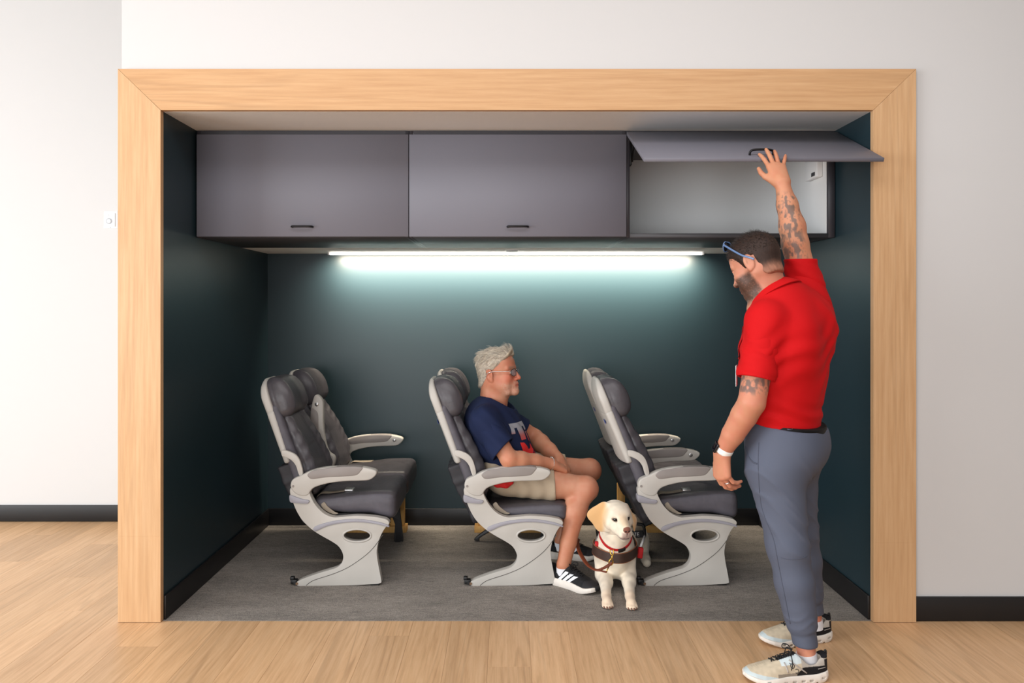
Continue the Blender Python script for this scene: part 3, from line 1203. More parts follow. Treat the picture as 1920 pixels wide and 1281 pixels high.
def seat_row(name, X0, label, raised, first):
    root = empty(name, (X0, SY, 0.0015), label, 'seat', 'rows of double airline seats')
    # near side panel
    sp_ = prism('side_panel', spline(panel_pts, 4), 0, .042, M['shell'], root, bevel=.006, seg=3, holes=[oval])
    ring = tube('oval_rim', [(p[0], .001, p[1]) for p in oval], .0055, M['shell'], sp_, seg=8, closed=True)
    strip = spline(L1((300, 921), (330, 905), (400, 886), (480, 876), (560, 877), (640, 890), (690, 907), (692, 917), (660, 908), (600, 897),
                      (520, 891), (440, 897), (370, 913), (318, 936), (304, 937)), 4)
    prism('rubbing_strip', strip, -.006, .01, M['shell_cool'], sp_, bevel=.003)
    bump = spline(L1((175, 752), (190, 752), (240, 770), (276, 777), (277, 788), (262, 795), (200, 790), (178, 784)), 4)
    prism('bumper', bump, -.008, .046, M['shell_cool'], sp_, bevel=.005)
    gr = spline([(a, b_) for a, b_ in L1((262, 1222), (300, 1196), (400, 1163), (480, 1128), (560, 1074), (612, 1026), (662, 958))], 6, closed=False)
    tube('seam', [(p[0], -.0004, p[1]) for p in gr], .0016, M['groove'], sp_, seg=6)
    lathe('bolt', [(.007, -.003), (.007, .002)], (L1((213, 1213))[0][0], 0, L1((213, 1213))[0][1]), M['copper'], sp_, seg=12, axis='Y')
    # webbing loop between panel and cushion
    loop = spline(L1((328, 812), (345, 800), (362, 822), (398, 850), (418, 858), (400, 864), (372, 855), (340, 835)), 4)
    prism('belt_anchor', loop, .046, .052, M['belt_web'], root, bevel=.001)
    # track fitting behind the foot
    fx, fz = L1((200, 1195))[0]
    box('track_fitting', fx - .022, fx + .012, .002, .034, .008, .030, M['black_plastic'], root, bevel=.004)
    box('track_fitting', fx - .026, fx - .004, .006, .03, .026, .044, M['black_plastic'], root, bevel=.004)
    lathe('track_stud', [(.009, -.001), (.009, .04)], (fx + .004, 0, .014), M['seat_dark'], root, seg=12, axis='Y')
    box('front_fitting', .385, .432, .006, .036, 0, .012, M['black_plastic'], root, bevel=.003)
    # far end bracket
    far = [p for p in spline(panel_pts, 4) if p[1] > .24]
    prism('end_bracket', far, .998, 1.034, M['shell'], root, bevel=.004)
    # armrests
    armrest(root, -.004, .046)
    armrest(root, .5, .545, raised=raised, cap=False)
    armrest(root, .994, 1.04, cap=False)
    # curved light strips from the armrest up to the back shell
    link = spline(L1((128, 522), (150, 520), (188, 534), (214, 556), (230, 590), (240, 640), (226, 655), (216, 640), (203, 600), (180, 572), (150, 556), (130, 548)), 4)
    for y0 in (.012, 1.008):
        prism('back_link', link, y0, y0 + .018, M['shell'], root, bevel=.004)
    edge = [back_pt(.20 + .07, -.012), back_pt(.20 + .07, .016)]
    # two seats
    for yc in (YA, YC):
        c = put('seat_cushion', SM['seat_cushion'], None, root, True)
        c.location.y = yc
        pressed = not first and 'man sitting' in label and yc == YA
        if pressed:                      # weighed down by the man
            c.scale.z, c.location.z = .62, .118
        b_ = put('backrest', SM['backrest'], M['leather_side'], root, True)
        b_.location.y = yc
        put('back_cushion', SM['back_cushion'], M['leather'], b_, True)
        put('headrest', SM['headrest'], M['leather'], b_, True)
        put('back_shell', SM['back_shell'], M['shell'], b_, True)
        put('headrest_shell', SM['headrest_shell'], M['shell'], b_, True)
        put('seat_pocket', SM['seat_pocket'], M['pocket'], b_, True)
        # placard on the back shell
        pl = box('placard', -.0006, .0006, -.022, .022, -.011, .011, M['placard'], b_)
        pl.location = back_pt(.435, -.0225, -.10)
        pl.rotation_euler = (0, -ANG, 0)
        # belt halves lying on the cushion
        for sgn in () if pressed else (-1, 1):
            by = sgn * .165
            pts = [(.085, by * .97, .440), (.105, by, .462), (.15, by * .98, .463), (.19, by * .92, .465), (.235, by * .84, .470)]
            tube('belt', [tuple(p) for p in spline(pts, 5, closed=False)], .023, M['belt_web'], c, seg=10, flat=.09, flat_dir=(-.25, 0, 1))
        if pressed:
            continue
        box('buckle', .225, .275, -.165, -.115, .466, .481, M['chrome'], c, bevel=.005)
    # frame tubes, pans and the inner leg
    for tx in (.15, .40):
        tube('frame_tube', [(tx, .03, .325), (tx, 1.01, .325)], .021, M['seat_dark'], root, seg=14)
    for yc in (YA, YC):
        box('seat_pan', .08, .47, yc - .2, yc + .2, .335, .36, M['seat_dark'], root, bevel=.004)
    leg = spline([(.38, .33), (.43, .33), (.435, .2), (.455, .02), (.445, .005), (.40, .005), (.39, .15), (.2, .12), (.03, .03), (.02, .008), (.0, .008), (.0, .03), (.19, .16), (.36, .22)], 3)
    prism('inner_leg', leg, .74, .765, M['seat_dark'], root, bevel=.003)
    # wooden stand carrying the wall side of the row
    st_ = empty('wooden_stand', (0, .955, 0), parent=root)
    box('post', .0, .048, 0, .04, .041, .31, M['pine'], st_, bevel=.001, seg=1)
    box('post', .345, .435, 0, .04, .041, .31, M['pine'], st_, bevel=.001, seg=1)
    box('beam', -.02, .45, -.02, .06, .0, .04, M['pine'], st_, bevel=.001, seg=1)
    return root


rows = (('double seat row nearest the left alcove wall, with centre armrest raised', True),
        ('double seat row in the middle, with the man sitting in it', False),
        ('double seat row on the right, behind the standing man\'s hand', False))
for i, (lab, up) in enumerate(rows):
    seat_row('airline_seat', -1.100 + .911 * i, lab, up, i == 0)
# ------------------------------------------------------------------ people: shared builders
def wpart(name, me, m, root, smooth=True, sharp=None):
    """part modelled in room coordinates"""
    o = put(name, me, m, root, smooth, sharp)
    p, T_ = root, Vector((0, 0, 0))
    while p:
        T_ += p.location + p.matrix_parent_inverse.translation
        p = p.parent
    o.matrix_parent_inverse = Matrix.Translation(T_).inverted()
    return o


def frame(x, up):
    """3x3 with columns x, y, z from a forward and a rough up direction"""
    x = Vector(x).normalized()
    y = Vector(up).cross(x).normalized()
    z = x.cross(y)
    return Matrix((x, y, z)).transposed()


def xf(R, O, V, s=1.0):
    A = np.array(R)
    return np.asarray(V) * s @ A.T + np.array(O)


def lm(R, O, P, s=1.0):
    """room point to local"""
    return (R.transposed() @ (Vector(P) - Vector(O))) / s


def head_vol(neck_to, neck_r=.058, h=.0024, fat=0.0, jaw=0.0):
    v = Vol((-.125, -.105, -.215), (.14, .105, .135), h)
    v.ell((-.014, 0, .034), (.097, .074, .082), .01)
    v.ell((.024, 0, .040), (.064, .064, .064), .02)
    v.ell((.022, 0, -.022), (.068, .060 + fat, .082), .02)
    for s in (-1, 1):
        v.cone((-.012, s * .05, -.045), (.050, s * .028, -.096), .022 + fat, .019 + fat, .025)
        v.ell((.056, s * .040, -.026), (.026, .022, .022), .018)
        v.ell((.046, s * .042, -.055), (.028, .018 + fat, .03), .02)
    v.ell((.074 + jaw, 0, -.101), (.019, .024, .018), .016)
    v.cone((.045, 0, -.095), (.074 + jaw, 0, -.100), .022, .018, .02)
    v.ell((.070 + jaw * .5, 0, -.062), (.027, .033, .032), .018)
    for s in (-1, 1):
        v.cone((.083, s * .010, .021), (.066, s * .046, .022), .0105, .009, .012)       # brow
        v.ell((.090, s * .032, -.001), (.016, .019, .0125), .014, 's')                  # socket
        v.ell((.0685, s * .032, -.001), (.0145, .0155, .0125), .003)                    # lid and eye
        v.cone((.078, s * .021, .0065), (.076, s * .045, .0045), .0042, .0035, .003)
        v.cone((.078, s * .021, -.009), (.076, s * .045, -.008), .0034, .003, .003)
    v.cone((.084, 0, .012), (.107, 0, -.030), .0075, .0098, .01)
    v.ell((.108, 0, -.034), (.0115, .0115, .010), .006)
    for s in (-1, 1):
        v.ell((.098, s * .0125, -.037), (.0105, .0078, .0075), .006)
        v.ell((.101, s * .007, -.0445), (.005, .0032, .003), .003, 's')
    v.cone((.088, -.019, -.067), (.0965, 0, -.062), .0048, .0058, .006)
    v.cone((.088, .019, -.067), (.0965, 0, -.062), .0048, .0058, .006)
    v.cone((.086, -.016, -.074), (.0945, 0, -.0765), .005, .0064, .006)
    v.cone((.086, .016, -.074), (.0945, 0, -.0765), .005, .0064, .006)
    v.cone((.094, -.022, -.0695), (.1035, 0, -.069), .0014, .0016, .003, 's')
    v.cone((.1035, 0, -.069), (.094, .022, -.0695), .0016, .0014, .003, 's')
    v.cone((-.030, 0, -.03), neck_to, neck_r, neck_r * 1.06, .03)
    v.cone((.005, 0, -.085), (neck_to[0] + .02, 0, neck_to[2]), neck_r * .72, neck_r * .9, .02)
    for s in (-1, 1):
        A = np.array(frame((1, s * .35, 0), (-.16, 0, 1)))
        v.ell((-.020, s * .079, -.008), (.0205, .0075, .033), .005, R=A)
        v.ell((-.024, s * .087, .000), (.0155, .0075, .024), .003, 's', R=A)
        v.ell((-.012, s * .077, -.034), (.010, .007, .011), .005)
        v.ell((-.010, s * .084, -.006), (.005, .006, .010), .004)
    return v


def hand_parts(curl, spread, thumb_out=.6, size=1.0):
    """hand in its own frame: x to the fingers, y to the thumb side, z out of the back of the hand.
    curl: per finger (index..little) three bend angles in degrees"""
    S = size
    prim = []
    kn = [(.088, .027, .002), (.092, .007, .004), (.087, -.012, .002), (.077, -.029, -.002)]
    rad = [.0098, .0102, .0096, .0086]
    lens = [(.043, .026, .021), (.048, .029, .022), (.044, .027, .021), (.034, .020, .019)]
    for i in range(4):
        prim.append(((.0, kn[i][1] * .55, 0), kn[i], .0185, .0128, .014, 'p'))
    prim.append(((.015, 0, -.004), (.06, .0, -.006), .020, .019, .014, 'p'))
    prim.append(((.012, .018, -.010), (.045, .030, -.012), .018, .015, .014, 'p'))
    for i in range(4):
        yaw = math.radians(spread[i])
        d = Vector((math.cos(yaw), math.sin(yaw), 0))
        p = Vector(kn[i])
        ang = 0
        for j in range(3):
            ang += math.radians(curl[i][j])
            dd = Vector((d.x * math.cos(ang), d.y * math.cos(ang), -math.sin(ang)))
            q = p + dd * lens[i][j]
            r0 = rad[i] * (1 - .07 * j)
            r1 = rad[i] * (1 - .07 * (j + 1)) * (.88 if j == 2 else 1)
            prim.append((tuple(p), tuple(q), r0, r1, .0035 if j == 0 else .002, 'f%d' % i))
            p = q
    t0 = Vector((.022, .026, -.010))
    t1 = t0 + Vector((.030, .020 + .010 * thumb_out, -.006))
    t2 = t1 + Vector((.029, .004 + .018 * thumb_out, -.004))
    t3 = t2 + Vector((.026, -.004 + .014 * thumb_out, -.004))
    prim.append((tuple(t0), tuple(t1), .0155, .0125, .012, 'p'))
    prim.append((tuple(t1), tuple(t2), .0118, .0105, .003, 't'))
    prim.append((tuple(t2), tuple(t3), .0105, .0085, .002, 't'))
    return [(tuple(Vector(a) * S), tuple(Vector(b) * S), ra * S, rb * S, k * S, t) for a, b, ra, rb, k, t in prim]


def arm_arrays(pts, rads, hand, HR, HO, h=.0028, flat=None, kk=.02):
    """arm along pts (shoulder .. wrist) with the hand at the end, in room coordinates"""
    allp = [Vector(p) for p in pts]
    hp = [(HR @ Vector(a) + Vector(HO), HR @ Vector(b) + Vector(HO), ra, rb, k, t) for a, b, ra, rb, k, t in hand]
    P = np.array([tuple(p) for p in allp] + [tuple(a) for a, *_ in hp] + [tuple(b) for _, b, *_ in hp])
    m = max(rads) + .02
    v = Vol(P.min(0) - m, P.max(0) + m, h)
    for i in range(len(allp) - 1):
        v.cone(allp[i], allp[i + 1], rads[i], rads[i + 1], kk)
    for a, b, ra, rb, k, t in hp:
        if t == 'p':
            v.cone(a, b, ra, rb, k)
    # every finger is grown on its own and then laid over the palm so that fingers stay apart
    for f in ('f0', 'f1', 'f2', 'f3', 't'):
        seg = [p for p in hp if p[5] == f]
        g = Vol(v.lo, v.lo + (v.n - 1) * h, h) if False else None
        for a, b, ra, rb, k, t in seg:
            v.cone(a, b, ra, rb, k)
    return v.arrays(2)


def skin_colours(V, base, warm, amount=.5, seed=1):
    n = vnoise(V, 22, seed) * .6 + vnoise(V, 60, seed + 1) * .4
    C = np.tile(np.array(base, float), (len(V), 1))
    C += (np.array(warm, float) - np.array(base, float)) * (np.clip(n * 1.6 - .4, 0, 1) * amount)[:, None]
    return C


M['skin'] = vcol('skin', .48, .35, bump=(420, .12, .001), sub=.12)
M['cloth_red'] = plain('red polo knit', (190, 10, 16), .8, spec=.2, bump=(900, .25, .0008))
M['cloth_navy'] = plain('navy cotton jersey', (30, 39, 68), .85, spec=.15, bump=(700, .25, .0008))
M['cloth_slate'] = plain('slate blue stretch twill', (84, 90, 106), .7, spec=.25, bump=(800, .2, .0006))
M['cloth_khaki'] = plain('khaki cotton', (176, 160, 138), .85, spec=.15, bump=(600, .3, .001))
M['belt_black'] = plain('black leather belt', (14, 13, 14), .6, spec=.25)
M['sock'] = plain('white ribbed sock', (226, 226, 230), .9, bump=(400, .4, .001))
M['lace'] = plain('black shoe lace', (20, 20, 21), .8)
M['white_rubber'] = plain('white foam sole', (226, 218, 208), .6, var=(18, .06))
M['black_rubber'] = plain('black rubber', (24, 24, 25), .6)
M['white_band'] = plain('white silicone band', (238, 237, 234), .5)
M['glass_black'] = plain('black glass', (12, 13, 20), .08, spec=.6)
M['silver'] = plain('polished silver', (214, 212, 208), .2, metal=1.0)
M['brass'] = plain('brass', (214, 172, 84), .25, metal=1.0)


def width_curve(t, ks, vs):
    return np.interp(t, ks, vs)


def shoe_parts(L, W, collar=.075, rocker=.02, sole_h=.034, heel_kick=.006, holes=False, h=.003):
    """shoe frame: x from heel (0) to toe (L), y sideways, z up; returns (sole arrays, upper arrays)"""
    ks = np.array([0, .006, .02, .06, .15, .32, .5, .66, .8, .9, .955, .985, .997, 1.0])
    vs = np.array([.0, .32, .52, .70, .80, .78, .84, .98, 1.0, .86, .66, .42, .18, .0]) * W / 2

    def hwid(X, grow=0.0):
        return np.interp(X / L, ks, vs).astype(np.float32) + grow

    def cy(X):
        return .008 * np.sin(np.clip(X / L, 0, 1) * 3.0) - .004

    def soletop(X):
        return sole_h + .006 * sstep(.25 * L, 0, X) - .012 * sstep(.5 * L, L, X) + .014 * sstep(.78 * L, L, X)

    def solebot(X):
        return rocker * sstep(.66 * L, L * 1.02, X) ** 1.5 + .010 * sstep(.12 * L, -.02 * L, X)
    v = Vol((-.03, -W * .75, -.01), (L + .02, W * .75, sole_h + .05), h)

    def sole(X, Y, Z):
        bulge = .004 * np.sin(np.clip((Z - solebot(X)) / (soletop(X) - solebot(X)), 0, 1) * math.pi)
        d2 = np.abs(Y - cy(X)) - hwid(X, .0) - bulge - .002
        kick = X + heel_kick * sstep(.0, sole_h, Z)
        a = np.maximum(np.maximum(d2 * .8, np.abs(X - L / 2) - L / 2 - bulge), np.maximum(Z - soletop(X), solebot(X) - Z))
        return a
    v.field(sole)
    if holes:
        for s in (-1, 1):
            for i, fx in enumerate((.77, .68, .57, .46, .35, .25, .10)):
                x = fx * L
                w = float(np.interp(fx, ks, vs))
                zz = sole_h * .40 + (rocker * .55 if fx > .8 else (rocker * .16 if fx > .7 else 0)) + (.006 if fx < .15 else 0)
                v.rbox((x, s * (w + .004) + float(cy(x)), zz), (.0085, .012, .0045), .0035, .001, 's')
            for fx in (.73, .63, .52, .405, .30, .18):
                v.rbox((fx * L, 0, -.002), (.004, W, .007), .003, .002, 's')
    so = v.arrays(1)
    v = Vol((-.03, -W * .75, sole_h - .02), (L + .02, W * .75, .17), h)
    hk = np.array([-.02, 0, .03, .09, .17, .25, .33, .40, .52, .66, .80, .92, .98, 1.02])
    hv = np.array([.098, .100, .098, .088, .083, .088, .104, .108, .094, .079, .066, .056, .044, .030]) * (collar / .075) ** .5

    def upper(X, Y, Z):
        top = np.interp(X / L, hk, hv).astype(np.float32)
        z0 = soletop(X) - .012
        u = np.clip((Z - z0) / np.maximum(top - z0, .004), 0, 1)
        heel = sstep(.3 * L, .0, X)
        prof = (1 - u ** 2.6) ** .5 * (1 - heel) + (1 - .18 * u ** 1.5) * heel * .96
        prof = np.where(u >= 1, 0, prof)
        lean = .012 * sstep(.05, .10, Z) * sstep(.2 * L, 0, X)
        d = np.abs(Y - cy(X)) - (np.interp((X) / L, ks, vs) - .002) * prof
        return np.maximum(np.maximum(d * .7, np.abs(X - L / 2) - L / 2 + .001), np.maximum((Z - top) * .8, z0 - Z))
    v.field(upper)
    v.field(lambda X, Y, Z: np.sqrt(((X - .235 * L) / (.155 * L)) ** 2 + ((Y - cy(X)) / .030) ** 2) * .03 - .03 + np.maximum(.066 - Z, 0) * 1.2, .006, 's',
            lo=(0, -W, .05), hi=(.42 * L, W, .17))
    up = v.arrays(2)
    return so, up


def laces(root, bvh, R, O, L, W, m, bow=True, n=5):
    """laces crossing the instep plus a bow; points dropped on the upper"""
    Rm = R.to_4x4()

    def drop(x, y, up=.004):
        a = R @ Vector((x, y, .25)) + Vector(O)
        hit = bvh.ray_cast(a, R @ Vector((0, 0, -1)))
        if hit[0] is None:
            return R @ Vector((x, y, .08)) + Vector(O)
        return hit[0] + hit[1] * up
    for i in range(n):
        x0 = L * (.43 + .055 * i)
        wv = .019 - .0015 * i
        for sg in (-1, 1):
            pts = [drop(x0 + .012 * t, sg * wv * (1 - 2 * t)) for t in np.linspace(0, 1, 7)]
            wpart('lace', tube_mesh('lace', pts, .0026, 6), m, root)
    if bow:
        c = drop(L * .42, 0, .009)
        f, s_, u = R @ Vector((1, 0, 0)), R @ Vector((0, 1, 0)), R @ Vector((0, 0, 1))
        for sg in (-1, 1):
            pts = spline([c, c + s_ * sg * .018 + u * .012 + f * .006, c + s_ * sg * .036 + u * .008 + f * .018, c + s_ * sg * .030 - u * .004 + f * .022,
                          c + s_ * sg * .012 + f * .008, c], 5, closed=False)
            wpart('lace', tube_mesh('lace', [tuple(p) for p in pts], .0022, 6), m, root)
            end = [c, c + s_ * sg * .02 + f * .012, drop(L * .47, sg * .038, .004), drop(L * .50, sg * .046, .004)]
            wpart('lace', tube_mesh('lace', [tuple(p) for p in spline(end, 5, closed=False)], .0020, 6), m, root)


# ------------------------------------------------------------------ the standing man
man = empty('person', (1.19, 3.16, 0), 'standing man in a red polo shirt and slate trousers pushing up the open bin door', 'person')
TF = Vector((-.72, .69, 0)).normalized()          # where the torso faces
TL = Vector((-TF.y, TF.x, 0))                     # his left
SL, SR = Vector((1.040, 3.035, 1.405)), Vector((1.312, 3.27, 1.470))
EL, WLp = Vector((.968, 2.985, 1.085)), Vector((.884, 3.105, .862))
ER, WRp = Vector((1.250, 3.275, 1.755)), Vector((1.202, 3.300, 2.008))
CH, WA, PV = Vector((1.160, 3.165, 1.30)), Vector((1.155, 3.16, 1.02)), Vector((1.168, 3.16, .90))
HO_, HS = Vector((1.040, 3.165, 1.640)), 1.06
HR_ = frame((-.66, .72, -.52), (0.06, 0.02, 1))
NB = Vector((1.124, 3.168, 1.462))

nl = lm(HR_, HO_, NB, HS)
hv_ = head_vol(tuple(nl), .060, .0026)
hV, hQ = hv_.arrays(1)
# colours of the head: short beard, dark brows, stubble shade at the temples
C = skin_colours(hV, (194, 138, 112), (188, 114, 92), .6, 3)
x, y, z = hV[:, 0], hV[:, 1], hV[:, 2]
beard = sstep(-.022, -.045, z) * sstep(-.012, .006, x) * sstep(-.155, -.10, z) * sstep(-.035, .0, x - .3 * (z + .05))
beard = np.maximum(beard * (1 - sstep(.0, .05, z + .055) * 1), sstep(-.052, -.062, z) * sstep(.0, .02, x) * sstep(-.16, -.12, z))
beard *= (.55 + .6 * vnoise(hV, 260, 5))
lip = np.exp(-((z + .0695) / .010) ** 2) * sstep(.086, .092, x) * sstep(.024, .018, abs(y))
beard = np.clip(beard * (1 - lip), 0, .85)
C = C * (1 - beard[:, None]) + np.array((62, 46, 38)) * beard[:, None]
C = C * (1 - .5 * lip[:, None]) + np.array((178, 92, 84)) * .5 * lip[:, None]
brow = np.exp(-((z - .024) / .006) ** 2) * sstep(.05, .062, x) * sstep(.052, .044, abs(y)) * sstep(.008, .014, abs(y))
C = C * (1 - .75 * brow[:, None]) + np.array((52, 38, 32)) * .75 * brow[:, None]
eye = ((np.abs(z + .001) < .0055) & (np.abs(np.abs(y) - .032) < .012) & (x > .074))
C[eye] = (226, 220, 214)
C[eye & (np.abs(np.abs(y) - .032) < .005)] = (46, 34, 28)
body_parts = [(xf(HR_, HO_, hV, HS), hQ)]
body_cols = [C]

# raised right arm: back of the hand to the room, fingers over the door's edge
tipdir = (Vector((1.186, 3.358, 2.110)) - WRp).normalized()
zb = Vector((-.10, -1.0, .30))
HRR = Matrix((tipdir, (zb - tipdir * zb.dot(tipdir)).normalized().cross(tipdir), (zb - tipdir * zb.dot(tipdir)).normalized())).transposed()
# right hand: thumb = d x n with n = palm direction = -z
curlR = [(4, 10, 8), (2, 8, 8), (4, 9, 8), (2, 8, 6)]
hpR = hand_parts(curlR, (8, 0, -9, -27), .35, 1.05)
if HRR.col[1].dot(Vector((-1, 0, 0))) < 0:
    hpR = [((a[0], -a[1], a[2]), (b_[0], -b_[1], b_[2]), *r_) for a, b_, *r_ in hpR]
fwd = (WRp - ER)
aR = arm_arrays([SR, ER - Vector((0, 0, .02)), ER + fwd * .22, ER + fwd * .6, WRp], [.062, .054, .053, .042, .0285], hpR, HRR, WRp)
cR = skin_colours(aR[0], (196, 138, 106), (188, 114, 86), .6, 6)
body_parts.append(aR)
# tattoos: dark ink patches with a shape of their own
p = aR[0]
t = (p - np.array(ER)) @ np.array(fwd) / fwd.length_squared
ink = sstep(.46, .70, vnoise(p * np.array((1, 1, .5)), 95, 11)) * .7 + sstep(.5, .66, vnoise(p * np.array((1, 1, .6)), 210, 12)) * .4 - .1
side = p[:, 0] - (ER.x + t * fwd.x)
ink *= sstep(-.42, -.30, t) * sstep(.86, .70, t) * sstep(.030, -.004, side) + .5 * sstep(.25, .35, t) * sstep(.8, .66, t) * sstep(.52, .6, vnoise(p, 30, 15))
ink = np.clip(ink, 0, .62)[:, None]
cR = cR * (1 - ink) + np.array((74, 74, 76)) * ink
body_cols.append(cR)

# left arm hanging, hand half curled
dl = Vector((.02, .06, -1)).normalized()
nl_ = Vector((.90, .42, 0.02))
nl_ = (nl_ - dl * nl_.dot(dl)).normalized()        # palm direction
zL = -nl_
HRL = Matrix((dl, zL.cross(dl), zL)).transposed()
thumbL = nl_.cross(dl)
hpL = hand_parts([(34, 30, 20), (36, 32, 22), (38, 34, 22), (40, 34, 24)], (4, 1, -3, -7), .3, 1.12)
if HRL.col[1].dot(thumbL) < 0:
    hpL = [((a[0], -a[1], a[2]), (b_[0], -b_[1], b_[2]), *r_) for a, b_, *r_ in hpL]
fl_ = (WLp - EL)
aL = arm_arrays([SL, EL, EL + fl_ * .25, EL + fl_ * .62, WLp], [.061, .053, .052, .045, .031], hpL, HRL, WLp, kk=.006)
cL = skin_colours(aL[0], (196, 138, 108), (196, 118, 98), .7, 8)
p = aL[0]
t = (p[:, 2] - EL.z)
ink = np.clip(sstep(.45, .68, vnoise(p, 75, 21)) * .6 + sstep(.5, .66, vnoise(p, 190, 22)) * .25, 0, .6) * sstep(.025, .055, t) * sstep(.25, .12, t)
cL = cL * (1 - ink[:, None]) + np.array((70, 72, 74)) * ink[:, None]
body_parts.append(aL)
body_cols.append(cL)

# legs, trunk (inside the clothes) and ankles
HL, KL, AL = Vector((1.098, 3.085, .86)), Vector((1.128, 3.03, .50)), Vector((1.190, 3.003, .105))
HRt, KR, AR = Vector((1.222, 3.235, .86)), Vector((1.268, 3.285, .49)), Vector((1.348, 3.325, .105))
bv = Vol((.95, 2.88, .04), (1.45, 3.45, 1.52), .009)
bv.cone(CH + Vector((0, 0, .06)), WA, .105, .10, .03, n=TF, f=.8)
bv.cone(WA, PV, .10, .11, .03)
for hp_, kp_, ap_ in ((HL, KL, AL), (HRt, KR, AR)):
    bv.cone(hp_, kp_, .085, .055, .03)
    bv.cone(kp_, ap_, .054, .034, .02)
    bv.cone(ap_, ap_ - Vector((.0, 0, .06)), .034, .036, .01)
bv.cone(CH + Vector((0, 0, .08)), NB, .07, .055, .04)
bv.cone(SL, CH + Vector((0, 0, .08)), .05, .08, .03)
bv.cone(SR, CH + Vector((0, 0, .08)), .05, .08, .03)
tb = bv.arrays(1)
body_parts.append(tb)
body_cols.append(skin_colours(tb[0], (214, 150, 122), (206, 120, 100), .8, 9))
V_, Q_ = cat_arrays(body_parts)
me = np_mesh('body', V_, Q_)
colour(me, np.concatenate(body_cols))
body = wpart('body', me, M['skin'], man)
tag(body, 'tanned skin with dark tattoos on both arms and a short beard')

# ---- red polo shirt
v = Vol((.93, 2.86, .93), (1.46, 3.50, 1.80), .0042)
NT = tuple(TF)
v.cone(CH + Vector((0, 0, .075)), CH - Vector((0, 0, .06)), .196, .205, .05, n=NT, f=.70)
v.cone(CH - Vector((0, 0, .06)), WA - Vector((0, 0, .05)), .203, .178, .06, n=NT, f=.80)
v.cone(SL + Vector((.02, .02, -.01)), CH + Vector((0, 0, .10)), .072, .11, .06)
v.cone(SR + Vector((-.02, -.02, -.01)), CH + Vector((0, 0, .12)), .082, .11, .06)
v.cone(NB + Vector((.02, .0, -.075)), CH + Vector((0, 0, .12)), .078, .14, .05)
v.cone(SL, NB + Vector((0, 0, -.055)), .058, .062, .04)
v.cone(SR, NB + Vector((0, 0, -.055)), .062, .062, .04)
# shoulder blade and back fullness
v.ell(CH - TF * .10 - TL * .07 + Vector((0, 0, .07)), (.09, .09, .12), .06)
v.ell(CH - TF * .09 + TL * .08 + Vector((0, 0, .03)), (.08, .08, .12), .06)
# sleeves
dsl = (EL - SL).normalized()
v.cone(SL, SL + dsl * .13, .075, .070, .035)
dsr = (ER - SR).normalized()
v.cone(SR + Vector((0, 0, -.05)), SR + dsr * .10, .092, .076, .04)
# drape folds
pull = Vector((.55, -.25, .8)).normalized()


def folds(X, Y, Z):
    u = (X - CH.x) * TL.x + (Y - CH.y) * TL.y
    w = Z - 1.30
    f1 = np.sin((w * .9 + u * .75) * 62 + 2.2 * np.sin(u * 21 + 1) + 1.3 * np.sin(w * 15)) * .0032
    f2 = np.sin((w * 1.0 - u * .35) * 95 + 2.0 * np.sin(u * 17)) * .0042 * np.exp(-((Z - 1.03) / .045) ** 2)
    f3 = np.sin((w - u * 1.25) * 55 + np.sin(w * 13)) * .0040 * np.exp(-(((u + .12) / .09) ** 2 + ((w - .12) / .12) ** 2))
    return f1 * np.exp(-((w + .06) / .16) ** 2) + f2 + f3


v.add(folds)
# openings
nk = (HO_ - NB).normalized()
NC = Vector((1.106, 3.168, 1.524))                      # collar centre and axis
nkc = (TF * .55 + Vector((0, 0, .83))).normalized()
v.cone(NC - nkc * .05, CH + Vector((0, 0, .10)), .098, .13, .05)
v.cone(NC - nkc * .004, NC + nkc * .14, .084, .19, .010, 's')
v.cone(NC - nkc * .05, NC + nkc * .15, .066, .078, .004, 's')
v.cut(Vector((1.16, 3.16, .980)), (TF.x * .17, TF.y * .17, -1))
sV, sQ = largest(*v.arrays(2))


def sleeve(S_, d_, L_, r0, r1, hole, cutn, foldfn=None, start=-.02, h_=.004):
    """open sleeve tube as its own piece, overlapping the body of the shirt"""
    e_ = S_ + d_ * (L_ + .04)
    P_ = np.array([tuple(S_), tuple(e_)])
    w_ = Vol(P_.min(0) - r0 - .03, P_.max(0) + r0 + .03, h_)
    w_.cone(S_ + d_ * start, e_, r0, r1, .01)
    if foldfn:
        w_.add(foldfn)
    w_.cut(S_ + d_ * L_, tuple(cutn))
    w_.cone(S_ + d_ * (L_ - .035), S_ + d_ * (L_ + .06), hole, hole + .002, .003, 's')
    return largest(*w_.arrays(2))


def sl_fold(X, Y, Z):
    return .0028 * np.sin((Z + X * .6) * 70 + 2 * np.sin(Y * 30)) + .0012 * np.sin(Z * 140 + X * 60)


sl1 = sleeve(SL, dsl, .238, .068, .079, .0640, dsl, sl_fold, .05)
sl2 = sleeve(SR, dsr, .205, .088, .064, .0520, (dsr + Vector((.20, -.05, 0))).normalized(), sl_fold, -.05)
sV, sQ = cat_arrays([(sV, sQ), sl1, sl2])
shirt_me = np_mesh('shirt', sV, sQ)
shirt = wpart('shirt', shirt_me, M['cloth_red'], man)
tag(shirt, 'bright red short sleeved polo shirt')
shirt_bvh = bvh_of(shirt_me)
